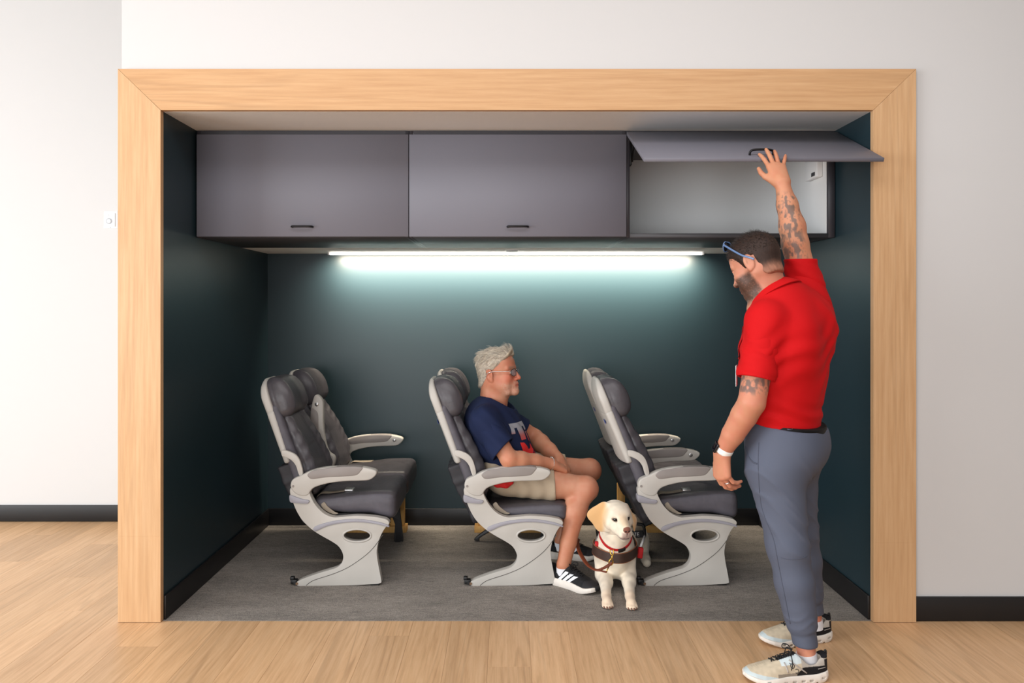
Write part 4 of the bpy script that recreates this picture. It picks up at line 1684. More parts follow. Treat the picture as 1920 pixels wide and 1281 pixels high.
# collar: a folded band around the neck, standing behind and falling to the front
cpts, crad = [], []
ring_o, ring_i = [], []
NU = 40
fr = frame(tuple(TF - nkc * TF.dot(nkc)), nkc)
cx_, cy_ = fr.col[0], fr.col[1]
cV, cQ = [], []
prof = [(.072, .020), (.076, .026), (.090, .014), (.110, -.010), (.122, -.027), (.116, -.029), (.084, .004), (.072, -.012)]
for i in range(NU + 1):
    a = math.radians(12 + (360 - 24) * i / NU)          # 0 = front, opening at the throat
    for r, hh in prof:
        pnt = NC + nkc * hh + cx_ * math.cos(a) * r * 1.04 + cy_ * math.sin(a) * r
        cV.append(tuple(pnt))
K = len(prof)
for i in range(NU):
    for k in range(K):
        k2 = (k + 1) % K
        cQ.append((i * K + k, i * K + k2, (i + 1) * K + k2, (i + 1) * K + k))
me = bpy.data.meshes.new('collar')
me.from_pydata(cV, [], cQ + [tuple(range(K)), tuple(NU * K + k for k in range(K - 1, -1, -1))])
bm = bmesh.new(); bm.from_mesh(me); bmesh.ops.recalc_face_normals(bm, faces=bm.faces); bm.to_mesh(me); bm.free()
wpart('collar', me, M['cloth_red'], shirt, True, 50)
# chest pocket and small white emblem on his left breast
chest = CH + TL * .105 + TF * .35
pk = patch_mesh('chest_pocket', shirt_bvh, [(-.05, -.085), (.05, -.085), (.05, .03), (.052, .05), (-.052, .05), (-.05, .03)], chest + Vector((0, 0, .03)), -TL, Vector((0, 0, 1)), -TF, .004, 3)
wpart('chest_pocket', pk, M['cloth_red'], shirt)
M['print_white'] = plain('white embroidery', (236, 226, 222), .8)
for k_ in range(3):
    e_ = patch_mesh('emblem', shirt_bvh, [(-.014 + .011 * k_, -.008), (-.006 + .011 * k_, -.008), (.0 + .011 * k_, .010), (-.008 + .011 * k_, .010)],
                    chest + Vector((0, 0, .115)), -TL, Vector((0, 0, 1)), -TF, .003, 1)
    wpart('emblem', e_, M['print_white'], shirt)

# ---- trousers
v = Vol((.95, 2.86, .09), (1.47, 3.47, 1.02), .0045)
v.cone(PV + Vector((0, 0, .10)), PV, .172, .176, .03, n=NT, f=.86)
v.ell(PV - TF * .045 - TL * .050 + Vector((0, 0, -.01)), (.105, .105, .11), .05)
v.ell(PV - TF * .045 + TL * .055 + Vector((0, 0, -.03)), (.11, .11, .11), .05)
v.cone(PV + TL * .06, HL + Vector((0, 0, -.06)), .13, .114, .05)
v.cone(HL + Vector((0, 0, -.06)), KL, .113, .076, .03)
v.cone(KL, KL.lerp(AL, .35), .076, .074, .03)
v.cone(KL.lerp(AL, .35), KL.lerp(AL, .75), .074, .060, .02)
v.cone(PV - TL * .06, HRt + Vector((0, 0, -.06)), .122, .106, .05)
v.cone(HRt + Vector((0, 0, -.06)), KR, .105, .075, .03)
v.cone(KR, KR.lerp(AR, .35), .078, .073, .03)
v.cone(KR.lerp(AR, .35), KR.lerp(AR, .75), .073, .058, .02)


def crease(a):
    """sharp ridges with soft valleys"""
    return (1 - np.abs(np.sin(a))) ** 2


def pfold(X, Y, Z):
    wob = np.sin(Z * 17 + X * 23 + Y * 11)
    knee = -crease((Z * .8 + X * .65 - Y * .35) * 40 + 1.3 * wob) * .0062 * np.exp(-((Z - .56) / .12) ** 2)
    ank = -crease(Z * 75 + 1.8 * np.sin(X * 40 + Y * 30)) * .0040 * np.exp(-((Z - .225) / .035) ** 2)
    seat = -crease((X * .8 + Z * .85 + Y * .3) * 30 + 1.1 * wob) * .0055 * np.exp(-((Z - .76) / .10) ** 2)
    return knee + ank + seat


v.add(pfold)
v.cut((1.16, 3.16, .985), (-TF.x * .17, -TF.y * .17, 1))
# knit cuffs
for K_, A_ in ((KL, AL), (KR, AR)):
    c0, c1 = K_.lerp(A_, .845), K_.lerp(A_, .945)
    v.cone(K_.lerp(A_, .80), c1, .0490, .0480, .003)
    v.cut(c1 - Vector((0, 0, .001)), tuple((A_ - K_).normalized())) if False else None
v.cut((1.2, 3.1, .118), (0, 0, -1))
pV, pQ = v.arrays(2)
tr_me = np_mesh('trousers', pV, pQ)
trousers = wpart('trousers', tr_me, M['cloth_slate'], man)
tag(trousers, 'slate blue tapered trousers with knit cuffs')
tr_bvh = bvh_of(tr_me)
# pocket opening, side seam and belt loops
ax_seam = [at(px, py, 2.7) for px, py in ((1423, 830), (1422, 880), (1428, 950), (1450, 1010), (1458, 1050), (1470, 1110), (1482, 1170))]


def dropped(bvh, pts, d, off):
    out = []
    for p_ in pts:
        hit = bvh.ray_cast(Vector(p_), Vector(d).normalized())
        if hit[0] is not None:
            out.append(hit[0] + hit[1] * off)
    return out


M['seam_slate'] = plain('slate seam', (70, 75, 90), .8)
Dc = Vector((.30, 1, -.12))
EYE_P = Vector((0, 0, EYE))


def along(bvh, pts, off):
    """points of a drawn line carried outwards from the eye to the cloth"""
    out = []
    for p_ in pts:
        hit = bvh.ray_cast(EYE_P, (Vector(p_) - EYE_P).normalized())
        if hit[0] is not None:
            out.append(hit[0] + hit[1] * off)
    return out


sm_ = along(tr_bvh, [tuple(p_) for p_ in spline(ax_seam, 8, closed=False)], .0002)
if len(sm_) > 4:
    wpart('side_seam', tube_mesh('side_seam', sm_, .0016, 6), M['seam_slate'], trousers)
pk_ = [at(px, py, 2.7) for px, py in ((1398, 838), (1403, 855), (1411, 866), (1420, 870))]
sm_ = along(tr_bvh, [tuple(p_) for p_ in spline(pk_, 6, closed=False)], .0005)
if len(sm_) > 4:
    wpart('pocket_edge', tube_mesh('pocket_edge', sm_, .003, 6), M['seam_slate'], trousers)
kn_ = [at(px, py, 2.7) for px, py in ((1464, 1046), (1480, 1049), (1500, 1048), (1514, 1043))]
sm_ = along(tr_bvh, [tuple(p_) for p_ in spline(kn_, 6, closed=False)], .0)
if len(sm_) > 4:
    wpart('knee_seam', tube_mesh('knee_seam', sm_, .0014, 6), M['seam_slate'], trousers)
# belt with silver buckle plate at the back right, following the waist
v = Vol((.95, 2.92, .90), (1.40, 3.42, 1.06), .004)
v.cone(PV + Vector((0, 0, .10)), PV, .178, .182, .03, n=NT, f=.86)
v.cut((1.16, 3.16, .997), (-TF.x * .17, -TF.y * .17, 1))
v.cut((1.16, 3.16, .964), (TF.x * .17, TF.y * .17, -1))
bV, bQ = v.arrays(1)
belt_me = np_mesh('belt', bV, bQ)
belt = wpart('belt', belt_me, M['belt_black'], man)
bb_ = bvh_of(belt_me)
for nm, (px, py), mt, sz in (('belt_loop', (1480, 797), M['cloth_slate'], (.008, .020)), ('belt_loop', (1524, 786), M['cloth_slate'], (.008, .022)), ('belt_clip', (1531, 783), M['silver'], (.010, .009))):
    q = at(px, py, 2.75)
    pm_ = patch_mesh(nm, bb_, [(-sz[0], -sz[1]), (sz[0], -sz[1]), (sz[0], sz[1]), (-sz[0], sz[1])], q, Vector((1, 0, 0)), Vector((0, 0, 1)), Vector((q.x / 2.75, 1, (q.z - EYE) / 2.75)), .003, 2)
    wpart(nm, pm_, mt, belt)

# ---- hair: cropped dark cap with short strands, thinner at the crown
v = Vol((-.13, -.10, -.09), (.11, .10, .145), .003)
v.ell((-.014, 0, .036), (.102, .079, .088), .01)
v.ell((.022, 0, .044), (.066, .068, .068), .02)
v.cone((-.036, 0, .0), (-.040, 0, -.075), .0665, .0535, .02)
for s_ in (-1, 1):
    v.cone((.005, s_ * .058, .03), (.006, s_ * .057, -.02), .0215, .017, .01)


def hairline(X, Y, Z):
    front = X - (.076 - .55 * np.maximum(.062 - Z, 0) - 1.0 * np.maximum(abs(Y) - .045, 0))
    low = (-.078 + .95 * np.maximum(X + .055, 0)) - Z
    low = np.where(X > -.002, -.022 - Z, np.where(X > -.045, .012 + .9 * np.minimum(-.018 - X, .0) - Z, low))
    return np.maximum(front, low)


v.field(lambda X, Y, Z: -hairline(X, Y, Z), .012, 's')
gV, gQ = v.arrays(1)
me = np_mesh('hair', xf(HR_, HO_, gV, HS), gQ)
nz = vnoise(gV * np.array((1, 1, .5)), 190, 4)
topz = sstep(.07, .11, gV[:, 2])
HC = np.array((40, 26, 20))[None] * (1 - .5 * nz[:, None]) + np.array((64, 44, 34))[None] * (nz * .5)[:, None]
fade = sstep(-.022, -.062, gV[:, 2]) * (.75 + .3 * nz)
fade = np.clip(fade, 0, 1)
HC = HC * (1 - fade[:, None]) + np.array((160, 110, 88)) * fade[:, None]
thin = np.exp(-(((gV[:, 0] + .005) / .03) ** 2 + ((gV[:, 1]) / .035) ** 2)) * topz * .6
HC = HC * (1 - thin[:, None]) + np.array((150, 92, 62)) * thin[:, None]
colour(me, HC)
M['hair_vc'] = vcol('hair base', .6, .3, bump=(330, .6, .002), stretch=(1, 1, .35))
hair = wpart('hair', me, M['hair_vc'], man)
tag(hair, 'cropped dark brown hair')
tri = gV[gQ].mean(1)
nrm = np.cross(gV[gQ[:, 1]] - gV[gQ[:, 0]], gV[gQ[:, 2]] - gV[gQ[:, 0]])
nrm /= np.linalg.norm(nrm, axis=1)[:, None] + 1e-9
ok = np.where((nrm[:, 2] > -.3) & (np.linalg.norm(tri - np.array((-.01, 0, .03)), axis=1) > .07) & (tri[:, 2] > .02))[0]
pick = rng.choice(ok, 2600)
dirs = nrm[pick] * .55 + np.array((.5, 0, .1))
ln = .007 + .014 * sstep(.05, .12, tri[pick][:, 2]) * rng.random(len(pick))
sv, sq = strands('hair_strands', tri[pick], dirs, ln, .0006, bend=.2, segs=3, jitter=.25)
M['hair_dark'] = plain('dark brown hair strands', (40, 29, 24), .5)
st_o = wpart('hair_strands', np_mesh('hair_strands', xf(HR_, HO_, sv, HS), sq), M['hair_dark'], hair)
tag(st_o, kind='stuff')

# ---- socks and shoes
M['shoe_vc'] = vcol('knit shoe upper', .75, .25, bump=(650, .35, .001))


def place_shoe(root, name, heel, toe, L, W, holes, colfn, label, sole_m, collar=.075, tilt=0.0, sole_h=.034):
    heel, toe = Vector(heel), Vector(toe)
    R = frame(toe - heel, (0, 0, 1))
    so, up = shoe_parts(L, W, collar=collar, holes=holes, sole_h=sole_h, h=.0022)
    sh = empty(name, (heel.x, heel.y, heel.z), parent=root)
    sh.location = heel - root.location
    tag(sh, label)
    smesh = np_mesh('sole', xf(R, heel, so[0]), so[1])
    wpart('sole', smesh, sole_m, sh, True, 45)
    um = np_mesh('upper', xf(R, heel, up[0]), up[1])
    colour(um, colfn(up[0], L))
    wpart('upper', um, M['shoe_vc'], sh)
    return sh, R, heel, bvh_of(um), smesh


def run_cols(V, L):
    x_, y_, z_ = V[:, 0] / L, V[:, 1], V[:, 2]
    C_ = np.tile(np.array((198, 184, 160), float), (len(V), 1))
    C_ *= (.94 + .12 * vnoise(V, 90, 31))[:, None]

    def paint(mask, c):
        C_[mask] = c
    paint((x_ > .58) & (z_ < .030 + .045 * np.maximum(x_ - .58, 0)), (190, 202, 204))            # pale toe guard
    paint((x_ > .95), (190, 202, 204))
    paint((x_ > .34) & (x_ < .66) & (z_ < .044), (140, 130, 116))                 # taupe mudguard
    paint((x_ > .26) & (x_ < .60) & (z_ > .076 - .03 * (x_ - .4)) & (np.abs(y_) > .014), (204, 216, 218))   # eyestay
    paint((x_ < .36) & (z_ > .062) & (x_ > .05), (178, 170, 160))
    paint((x_ < .42 - 3.2 * np.maximum(z_ - .04, 0)) & (z_ < .062), (26, 24, 25)) # dark heel sling
    paint((x_ < .07) & (z_ < .085), (36, 34, 36))
    paint((x_ < .34) & (z_ > .0875), (30, 30, 33))                                # collar lining
    paint((x_ > .32) & (x_ < .62) & (np.abs(y_) < .016) & (z_ > .066), (38, 38, 41))   # tongue
    return C_


M['logo_dark'] = plain('dark logo print', (30, 28, 28), .6)
M['reflect'] = plain('silver reflective print', (172, 164, 158), .4)
mshoes = []
for nm, heel, toe, A_, lab in (('shoe', (1.262, 2.985, .0), (.925, 2.955, 0), AL, 'beige and black running shoe on the near foot'),
                               ('shoe', (1.430, 3.345, .0), (1.105, 3.275, 0), AR, 'beige and black running shoe on the far foot')):
    sh, R, O_, ub, _sm = place_shoe(man, nm, heel, toe, .335, .112, True, run_cols, lab, M['white_rubber'])
    laces(sh, ub, R, O_, .335, .112, M['lace'])
    # outsole rim under the toe and the heel pull loop
    tube_pts = [R @ Vector((.004 - .004 * math.cos(a), 0, .098 + .010 * math.sin(a))) + O_ for a in np.linspace(-.5 * math.pi, 1.0 * math.pi, 9)]
    wpart('pull_loop', tube_mesh('pull_loop', tube_pts, .0035, 8), M['black_rubber'], sh)
    # logo: a ring with a tick and an open arch, on the outer side
    sy = 1 if (R @ Vector((0, 1, 0))).y < 0 else -1
    fx = R @ Vector((1, 0, 0)); fz = Vector((0, 0, 1)); fo = R @ Vector((0, sy, 0))
    base = O_ + R @ Vector((.335 * .455, sy * .12, .062))

    def onshoe(pts, nm_, rad, mt):
        q = dropped(ub, [base + fx * a + fz * b_ for a, b_ in pts], -fo, .0008)
        if len(q) > 2:
            wpart(nm_, tube_mesh(nm_, q, rad, 6), mt, sh)
    rr = .0075
    onshoe([(.006 + rr * math.cos(a) , .008 + rr * math.sin(a)) for a in np.linspace(0, 2 * math.pi, 17)], 'logo', .0013, M['logo_dark'])
    onshoe([(.006 + .006, .010 + .004), (.006 + .011, .010 + .008)], 'logo', .0012, M['logo_dark']) if False else None
    onshoe([(.011, .013), (.013, .0155), (.016, .0175)], 'logo', .0013, M['logo_dark'])
    onshoe([(-.0095 + rr * math.cos(a), -.010 + rr * math.sin(a)) for a in np.linspace(.25 * math.pi, 1.75 * math.pi, 13)], 'logo', .0013, M['logo_dark'])
    for a, b_, c_, d_ in ((.035, .018, .026, -.014), (.014, .026, -.05, -.020)):
        onshoe([(a + (c_ - a) * t_, b_ + (d_ - b_) * t_) for t_ in np.linspace(0, 1, 6)], 'trim_line', .0028, M['reflect'])
    wq = dropped(ub, [O_ + R @ Vector((.335 * f_, sy * .12, .053 + .02 * (.16 - f_))) for f_ in np.linspace(.06, .16, 5)], -fo, .0008)
    if len(wq) > 2:
        wpart('trim_line', tube_mesh('trim_line', wq, .0013, 6), M['reflect'], sh)
    # sock
    dirA = (A_ - Vector((A_.x, A_.y, 0)))
    c0 = Vector((A_.x + .004, A_.y, .052)); c1 = Vector((A_.x, A_.y, .088))
    sk = tube_mesh('sock', [c0 + (c1 - c0) * t_ for t_ in np.linspace(0, 1, 6)], [.041, .0405, .040, .0395, .0395, .039], 24)
    wpart('sock', sk, M['sock'], man, True, 50)

# ---- things he wears
wd = (WLp - EL).normalized()
wo = WLp - wd * .022
watch = empty('wristwatch', tuple(wo), 'smart watch with black square face and white band on the standing man\'s wrist', 'watch')
wz = (-nl_ - wd * (-nl_).dot(wd)).normalized()          # out of the back of the wrist
# turn the face towards the far left
wy = wz.cross(wd)
ringp = []
for i in range(36):
    a = 2 * math.pi * i / 36
    ringp.append(wo + wz * math.cos(a) * .0345 + wy * math.sin(a) * .0365)
wpart('band', tube_mesh('band', ringp, .013, 10, True, .18, [tuple((p_ - wo).normalized()) for p_ in ringp]), M['white_band'], watch)
fo_ = (wz * .92 + wy * (.39 if wy.y > 0 else -.39)).normalized()
Rw = Matrix((wd, fo_.cross(wd), fo_)).transposed()
bm = bmesh.new(); bm_box(bm, -.021, .021, -.019, .019, 0, .012); bevel_sharp(bm, .0055, 3)
cm = from_bm(bm, 'watch_case'); cm.transform(Matrix.Translation(wo + fo_ * .0335) @ Rw.to_4x4())
wpart('watch_case', cm, M['glass_black'], watch, True, 50)
# ring on the ring finger
f2 = [p_ for p_ in hpL if p_[5] == 'f2'][0]
ra_, rb_ = HRL @ Vector(f2[0]) + WLp, HRL @ Vector(f2[1]) + WLp
rd = (rb_ - ra_).normalized(); rc = ra_.lerp(rb_, .55)
u0 = rd.orthogonal().normalized(); u1 = rd.cross(u0)
rp_ = [rc + (u0 * math.cos(2 * math.pi * i / 24) + u1 * math.sin(2 * math.pi * i / 24)) * .0104 for i in range(24)]
o_ = wpart('ring', tube_mesh('ring', rp_, .0028, 8, True), M['silver'], man)
tag(o_, 'pale wedding ring')

# badge hanging at the front of the shirt
bpos = at(1381, 704, 3.14)
badge = empty('id_badge', tuple(bpos), 'thin white card badge hanging at the front of the red shirt', 'badge')
Rb = frame((.93, -.38, 0), (-.10, 0, 1))
bm = bmesh.new(); bm_box(bm, -.0012, .0012, -.028, .028, -.043, .043); bevel_sharp(bm, .0004, 1)
me = from_bm(bm, 'card'); me.transform(Matrix.Translation(bpos) @ Rb.to_4x4())
wpart('card', me, M['white_plastic'], badge)
wpart('cord', tube_mesh('cord', [bpos + Rb @ Vector((0, 0, .043)), bpos + Rb @ Vector((.004, .004, .07)), bpos + Rb @ Vector((.02, .0, .10))], .0014, 6), M['belt_black'], badge)

# sunglasses pushed up on his head
sg = empty('sunglasses', tuple(HO_), 'blue framed sunglasses pushed up on the standing man\'s dark hair', 'sunglasses')
M['blue_frame'] = plain('blue grey frame', (92, 118, 158), .25, spec=.6)
M['dark_lens'] = plain('smoked lens', (26, 28, 34), .08, spec=.7)


def hp3(x_, y_, z_):
    return HR_ @ Vector((x_ * HS, y_ * HS, z_ * HS)) + HO_


for s_ in (-1, 1):
    pts = [hp3(*p_) for p_ in ((.056, s_ * .061, .118), (.034, s_ * .076, .088), (.012, s_ * .084, .056), (-.010, s_ * .0875, .026), (-.032, s_ * .0875, .004), (-.046, s_ * .084, -.012))]
    wpart('temple', tube_mesh('temple', [tuple(p_) for p_ in spline(pts, 5, closed=False)], .0042, 8, False, .5, tuple(HR_ @ Vector((0, s_, 0)))), M['blue_frame'], sg)
    loop = []
    for i in range(24):
        a = 2 * math.pi * i / 24
        loop.append(hp3(.066 - .008 * abs(math.cos(a)) - .012 * math.sin(a), s_ * (.034 + .027 * math.cos(a)), .118 + .016 * math.sin(a)))
    wpart('lens_rim', tube_mesh('lens_rim', loop, .0026, 8, True), M['blue_frame'], sg)
    lv = [tuple(p_) for p_ in loop]
    lme = bpy.data.meshes.new('lens'); lme.from_pydata(lv, [], [tuple(range(24))])
    bm = bmesh.new(); bm.from_mesh(lme)
    r_ = bmesh.ops.extrude_face_region(bm, geom=list(bm.faces)); bmesh.ops.translate(bm, verts=[g for g in r_['geom'] if isinstance(g, bmesh.types.BMVert)], vec=HR_ @ Vector((.0015, 0, 0)))
    bmesh.ops.recalc_face_normals(bm, faces=bm.faces); bm.to_mesh(lme); bm.free()
    wpart('lens', lme, M['dark_lens'], sg)
wpart('bridge', tube_mesh('bridge', [hp3(.064, -.008, .120), hp3(.069, 0, .123), hp3(.064, .008, .120)], .0026, 8), M['blue_frame'], sg)
# ------------------------------------------------------------------ the seated man
sit = empty('person', (.0, 4.24, .0), 'grey haired man in a navy T-shirt and khaki shorts sitting in the middle row', 'person')
s_HO, s_HS = Vector((-.045, 4.235, 1.096)), 1.08
s_HR = frame((.94, -.34, .09), (.0, 0, 1))
s_NB = Vector((-.082, 4.24, .915))
v0 = lm(s_HR, s_HO, s_NB, s_HS)
hv_ = head_vol((v0[0], 0, v0[2]), .064, .0026, fat=.004, jaw=.006)
hV, hQ = hv_.arrays(1)
C = skin_colours(hV, (192, 132, 104), (186, 106, 82), .7, 41)
x, y, z = hV[:, 0], hV[:, 1], hV[:, 2]
flush = sstep(.03, .075, x) * np.exp(-((z + .025) / .03) ** 2)
C = C * (1 - .35 * flush[:, None]) + np.array((202, 100, 80)) * .35 * flush[:, None]
beard = sstep(-.045, -.068, z - .35 * np.clip(.05 - x, 0, .1)) * sstep(-.005, .03, x) * sstep(-.15, -.125, z)
beard = np.maximum(beard, np.exp(-((z + .054) / .008) ** 2) * sstep(.07, .082, x) * sstep(.036, .026, abs(y)))
beard *= (.10 + .46 * vnoise(hV, 260, 45)) * (.3 + .7 * sstep(.02, .06, x))
lip = np.exp(-((z + .0695) / .008) ** 2) * sstep(.086, .092, x) * sstep(.024, .018, abs(y))
beard = np.clip(beard * (1 - lip), 0, .7)
C = C * (1 - beard[:, None]) + np.array((200, 186, 172)) * beard[:, None]
C = C * (1 - .5 * lip[:, None]) + np.array((168, 86, 74)) * .5 * lip[:, None]
brow = np.exp(-((z - .024) / .006) ** 2) * sstep(.05, .062, x) * sstep(.052, .044, abs(y)) * sstep(.008, .014, abs(y))
C = C * (1 - .55 * brow[:, None]) + np.array((128, 108, 94)) * .55 * brow[:, None]
eye = ((np.abs(z + .001) < .0055) & (np.abs(np.abs(y) - .032) < .012) & (x > .074))
C[eye] = (222, 214, 206)
C[eye & (np.abs(np.abs(y) - .030) < .005)] = (60, 60, 62)
parts_, cols_ = [(xf(s_HR, s_HO, hV, s_HS), hQ)], [C]

# near (right) arm over the armrest, far (left) arm across; hands resting together in the lap
s_SR, s_ER, s_WR = Vector((-.115, 4.065, .850)), Vector((.015, 4.000, .656)), Vector((.245, 4.105, .612))
s_SL, s_EL, s_WL = Vector((-.075, 4.430, .850)), Vector((.165, 4.475, .690)), Vector((.300, 4.285, .600))


def lap_hand(W, d, palm, curl, mirror_thumb, size=1.03):
    d = Vector(d).normalized()
    palm = Vector(palm)
    palm = (palm - d * palm.dot(d)).normalized()
    zb_ = -palm
    R = Matrix((d, zb_.cross(d), zb_)).transposed()
    th = d.cross(palm) if not mirror_thumb else palm.cross(d)
    hp = hand_parts(curl, (5, 1, -4, -8), .35, size)
    if R.col[1].dot(th) < 0:
        hp = [((a[0], -a[1], a[2]), (b_[0], -b_[1], b_[2]), *r_) for a, b_, *r_ in hp]
    return R, hp


cu = [(30, 34, 24)] * 4
fR = s_WR - s_ER
RR_, hpr = lap_hand(s_WR, (.80, .42, -.42), (.25, .35, -.9), cu, False)
a_ = arm_arrays([s_SR, s_ER, s_ER + fR * .25, s_ER + fR * .6, s_WR], [.056, .045, .048, .041, .030], hpr, RR_, s_WR)
parts_.append(a_); cols_.append(skin_colours(a_[0], (196, 138, 108), (188, 112, 84), .6, 51))
fL = s_WL - s_EL
RL_, hpl = lap_hand(s_WL, (.42, -.72, -.50), (-.2, -.45, -.8), [(26, 30, 22)] * 4, True)
a_ = arm_arrays([s_SL, s_EL, s_EL + fL * .25, s_EL + fL * .6, s_WL], [.058, .049, .050, .042, .030], hpl, RL_, s_WL)
parts_.append(a_); cols_.append(skin_colours(a_[0], (196, 138, 108), (188, 112, 84), .6, 53))

# legs
k_R, a_R = Vector((.424, 4.105, .478)), Vector((.300, 3.982, .105))
k_L, a_L = Vector((.480, 4.430, .508)), Vector((.318, 4.405, .105))
h_R, h_L = Vector((.0, 4.15, .525)), Vector((.0, 4.34, .535))
v = Vol((-.14, 3.83, .04), (.60, 4.56, .72), .0042)
for h0, k0, a0 in ((h_R, k_R, a_R), (h_L, k_L, a_L)):
    v.cone(h0, h0.lerp(k0, .6), .085, .074, .03)
    v.cone(h0.lerp(k0, .6), k0, .074, .062, .03)
    v.ell(k0 + Vector((.012, 0, .004)), (.058, .056, .060), .03)
    c0 = k0.lerp(a0, .30) + Vector((-.020, 0, .0))
    v.cone(k0 + Vector((-.005, 0, -.02)), c0, .055, .0585, .03)
    v.cone(c0, k0.lerp(a0, .72) + Vector((-.008, 0, 0)), .058, .042, .03)
    v.cone(k0.lerp(a0, .72) + Vector((-.008, 0, 0)), a0, .042, .036, .02)
    v.cone(a0, a0 - Vector((0, 0, .05)), .036, .038, .01)
    v.ell(k0 + Vector((.047, 0, -.010)), (.022, .030, .034), .02)      # knee cap
v.cone((-.03, 4.24, .60), (.03, 4.24, .585), .11, .11, .03, n=(0, 1, 0), f=1.3)
a_ = v.arrays(2)
cl = skin_colours(a_[0], (198, 142, 114), (186, 112, 84), .6, 55)
redk = np.zeros(len(a_[0]))
for k0 in (k_R, k_L):
    redk += np.exp(-(np.linalg.norm(a_[0] - np.array(k0 + Vector((.04, -.02, 0))), axis=1) / .05) ** 2)
cl = cl * (1 - .3 * redk[:, None]) + np.array((190, 96, 72)) * .3 * redk[:, None]
shin = sstep(.42, .2, a_[0][:, 2])
cl = cl * (1 - .35 * shin[:, None]) + np.array((178, 108, 74)) * .35 * shin[:, None]
parts_.append(a_); cols_.append(cl)
# trunk inside the shirt
v = Vol((-.26, 4.02, .50), (.18, 4.46, .95), .009)
v.cone((-.07, 4.24, .82), (.0, 4.24, .62), .10, .11, .03, n=(0, 1, 0), f=1.3)
v.cone((-.07, 4.24, .84), s_NB, .08, .055, .04)
a_ = v.arrays(1)
parts_.append(a_); cols_.append(skin_colours(a_[0], (204, 142, 108), (200, 116, 86), .6, 57))
V_, Q_ = cat_arrays(parts_)
me = np_mesh('body', V_, Q_)
colour(me, np.concatenate(cols_))
o = wpart('body', me, M['skin'], sit)
tag(o, 'sunburnt skin with short white beard, hands resting in the lap')

# ---- navy T-shirt
v = Vol((-.30, 3.88, .50), (.30, 4.60, 1.02), .0042)
v.cone((-.088, 4.245, .825), (-.055, 4.245, .74), .152, .150, .05, n=(0, 1, 0), f=1.22)
v.cone((-.055, 4.245, .74), (.012, 4.245, .615), .150, .150, .05, n=(0, 1, 0), f=1.20)
v.cone(s_SR + Vector((.0, .02, -.01)), (-.08, 4.245, .83), .076, .11, .05)
v.cone(s_SL + Vector((.0, -.02, -.01)), (-.08, 4.245, .83), .076, .11, .05)
v.cone(s_SR, s_NB + Vector((.0, 0, -.055)), .058, .064, .04)
v.cone(s_SL, s_NB + Vector((.0, 0, -.055)), .058, .064, .04)
v.cone(s_NB + Vector((.0, 0, -.06)), (-.075, 4.245, .83), .074, .12, .04)
dr, dl_ = (s_ER - s_SR).normalized(), (s_EL - s_SL).normalized()
v.cone(s_SR, s_SR + dr * .09, .076, .072, .035)
v.cone(s_SL, s_SL + dl_ * .10, .072, .068, .035)


def tfold(X, Y, Z):
    n1 = np.sin((Z * .8 + X * .5) * 88 + 2.5 * np.sin(Y * 19) + 1.2 * np.sin(X * 25)) * .0036 * np.exp(-((Z - .66) / .09) ** 2)
    n2 = np.sin((Y * 1.1 + Z * .35 + X * .2) * 85 + 2 * np.sin(Z * 16)) * .0026 * sstep(-.08, .05, X) * np.exp(-((Z - .82) / .10) ** 2)
    n3 = np.sin((X * .9 + Z * .8) * 75 + 2 * np.sin(Y * 30)) * .0028 * np.exp(-((Y - 4.04) / .07) ** 2)
    return n1 + n2 + n3


v.add(tfold)
nk2 = (s_HO - s_NB).normalized()
v.cone(s_NB + Vector((.036, 0, -.026)), s_NB + nk2 * .13 + Vector((.07, 0, 0)), .072, .14, .008, 's')
v.cone(s_NB + Vector((.006, 0, -.03)), s_NB + nk2 * .12, .0680, .075, .004, 's')
v.cut((0, 4.24, .575), (0, 0, -1))
tV, tQ = largest(*v.arrays(2))
ts1 = sleeve(s_SR, dr, .180, .072, .082, .0660, (dr + Vector((.28, 0, .10))).normalized(), lambda X, Y, Z: .0024 * np.sin((X * .8 + Z) * 80 + 2 * np.sin(Y * 25)), .03)
ts2 = sleeve(s_SL, dl_, .210, .068, .075, .0600, dl_, lambda X, Y, Z: .0024 * np.sin((X * .8 + Z) * 80 + 2 * np.sin(Y * 25)), .03)
tV, tQ = cat_arrays([(tV, tQ), ts1, ts2])
tee_me = np_mesh('t_shirt', tV, tQ)
tee = wpart('t_shirt', tee_me, M['cloth_navy'], sit)
tag(tee, 'navy T-shirt with a grey and red letter print')
tee_b = bvh_of(tee_me)
# neckband
nbp = []
fr2 = frame((1, -.1, 0), nk2)
for i in range(40):
    a = 2 * math.pi * i / 40
    nbp.append(s_NB + Vector((.016, 0, -.014)) + nk2 * (.014 - .036 * math.cos(a)) + fr2.col[0] * math.cos(a) * .087 + fr2.col[1] * math.sin(a) * .082)
wpart('neckband', tube_mesh('neckband', nbp, .011, 10, True, .5, [tuple(fr2.col[0] * math.cos(2 * math.pi * i / 40) + fr2.col[1] * math.sin(2 * math.pi * i / 40)) for i in range(40)]), M['cloth_navy'], tee)
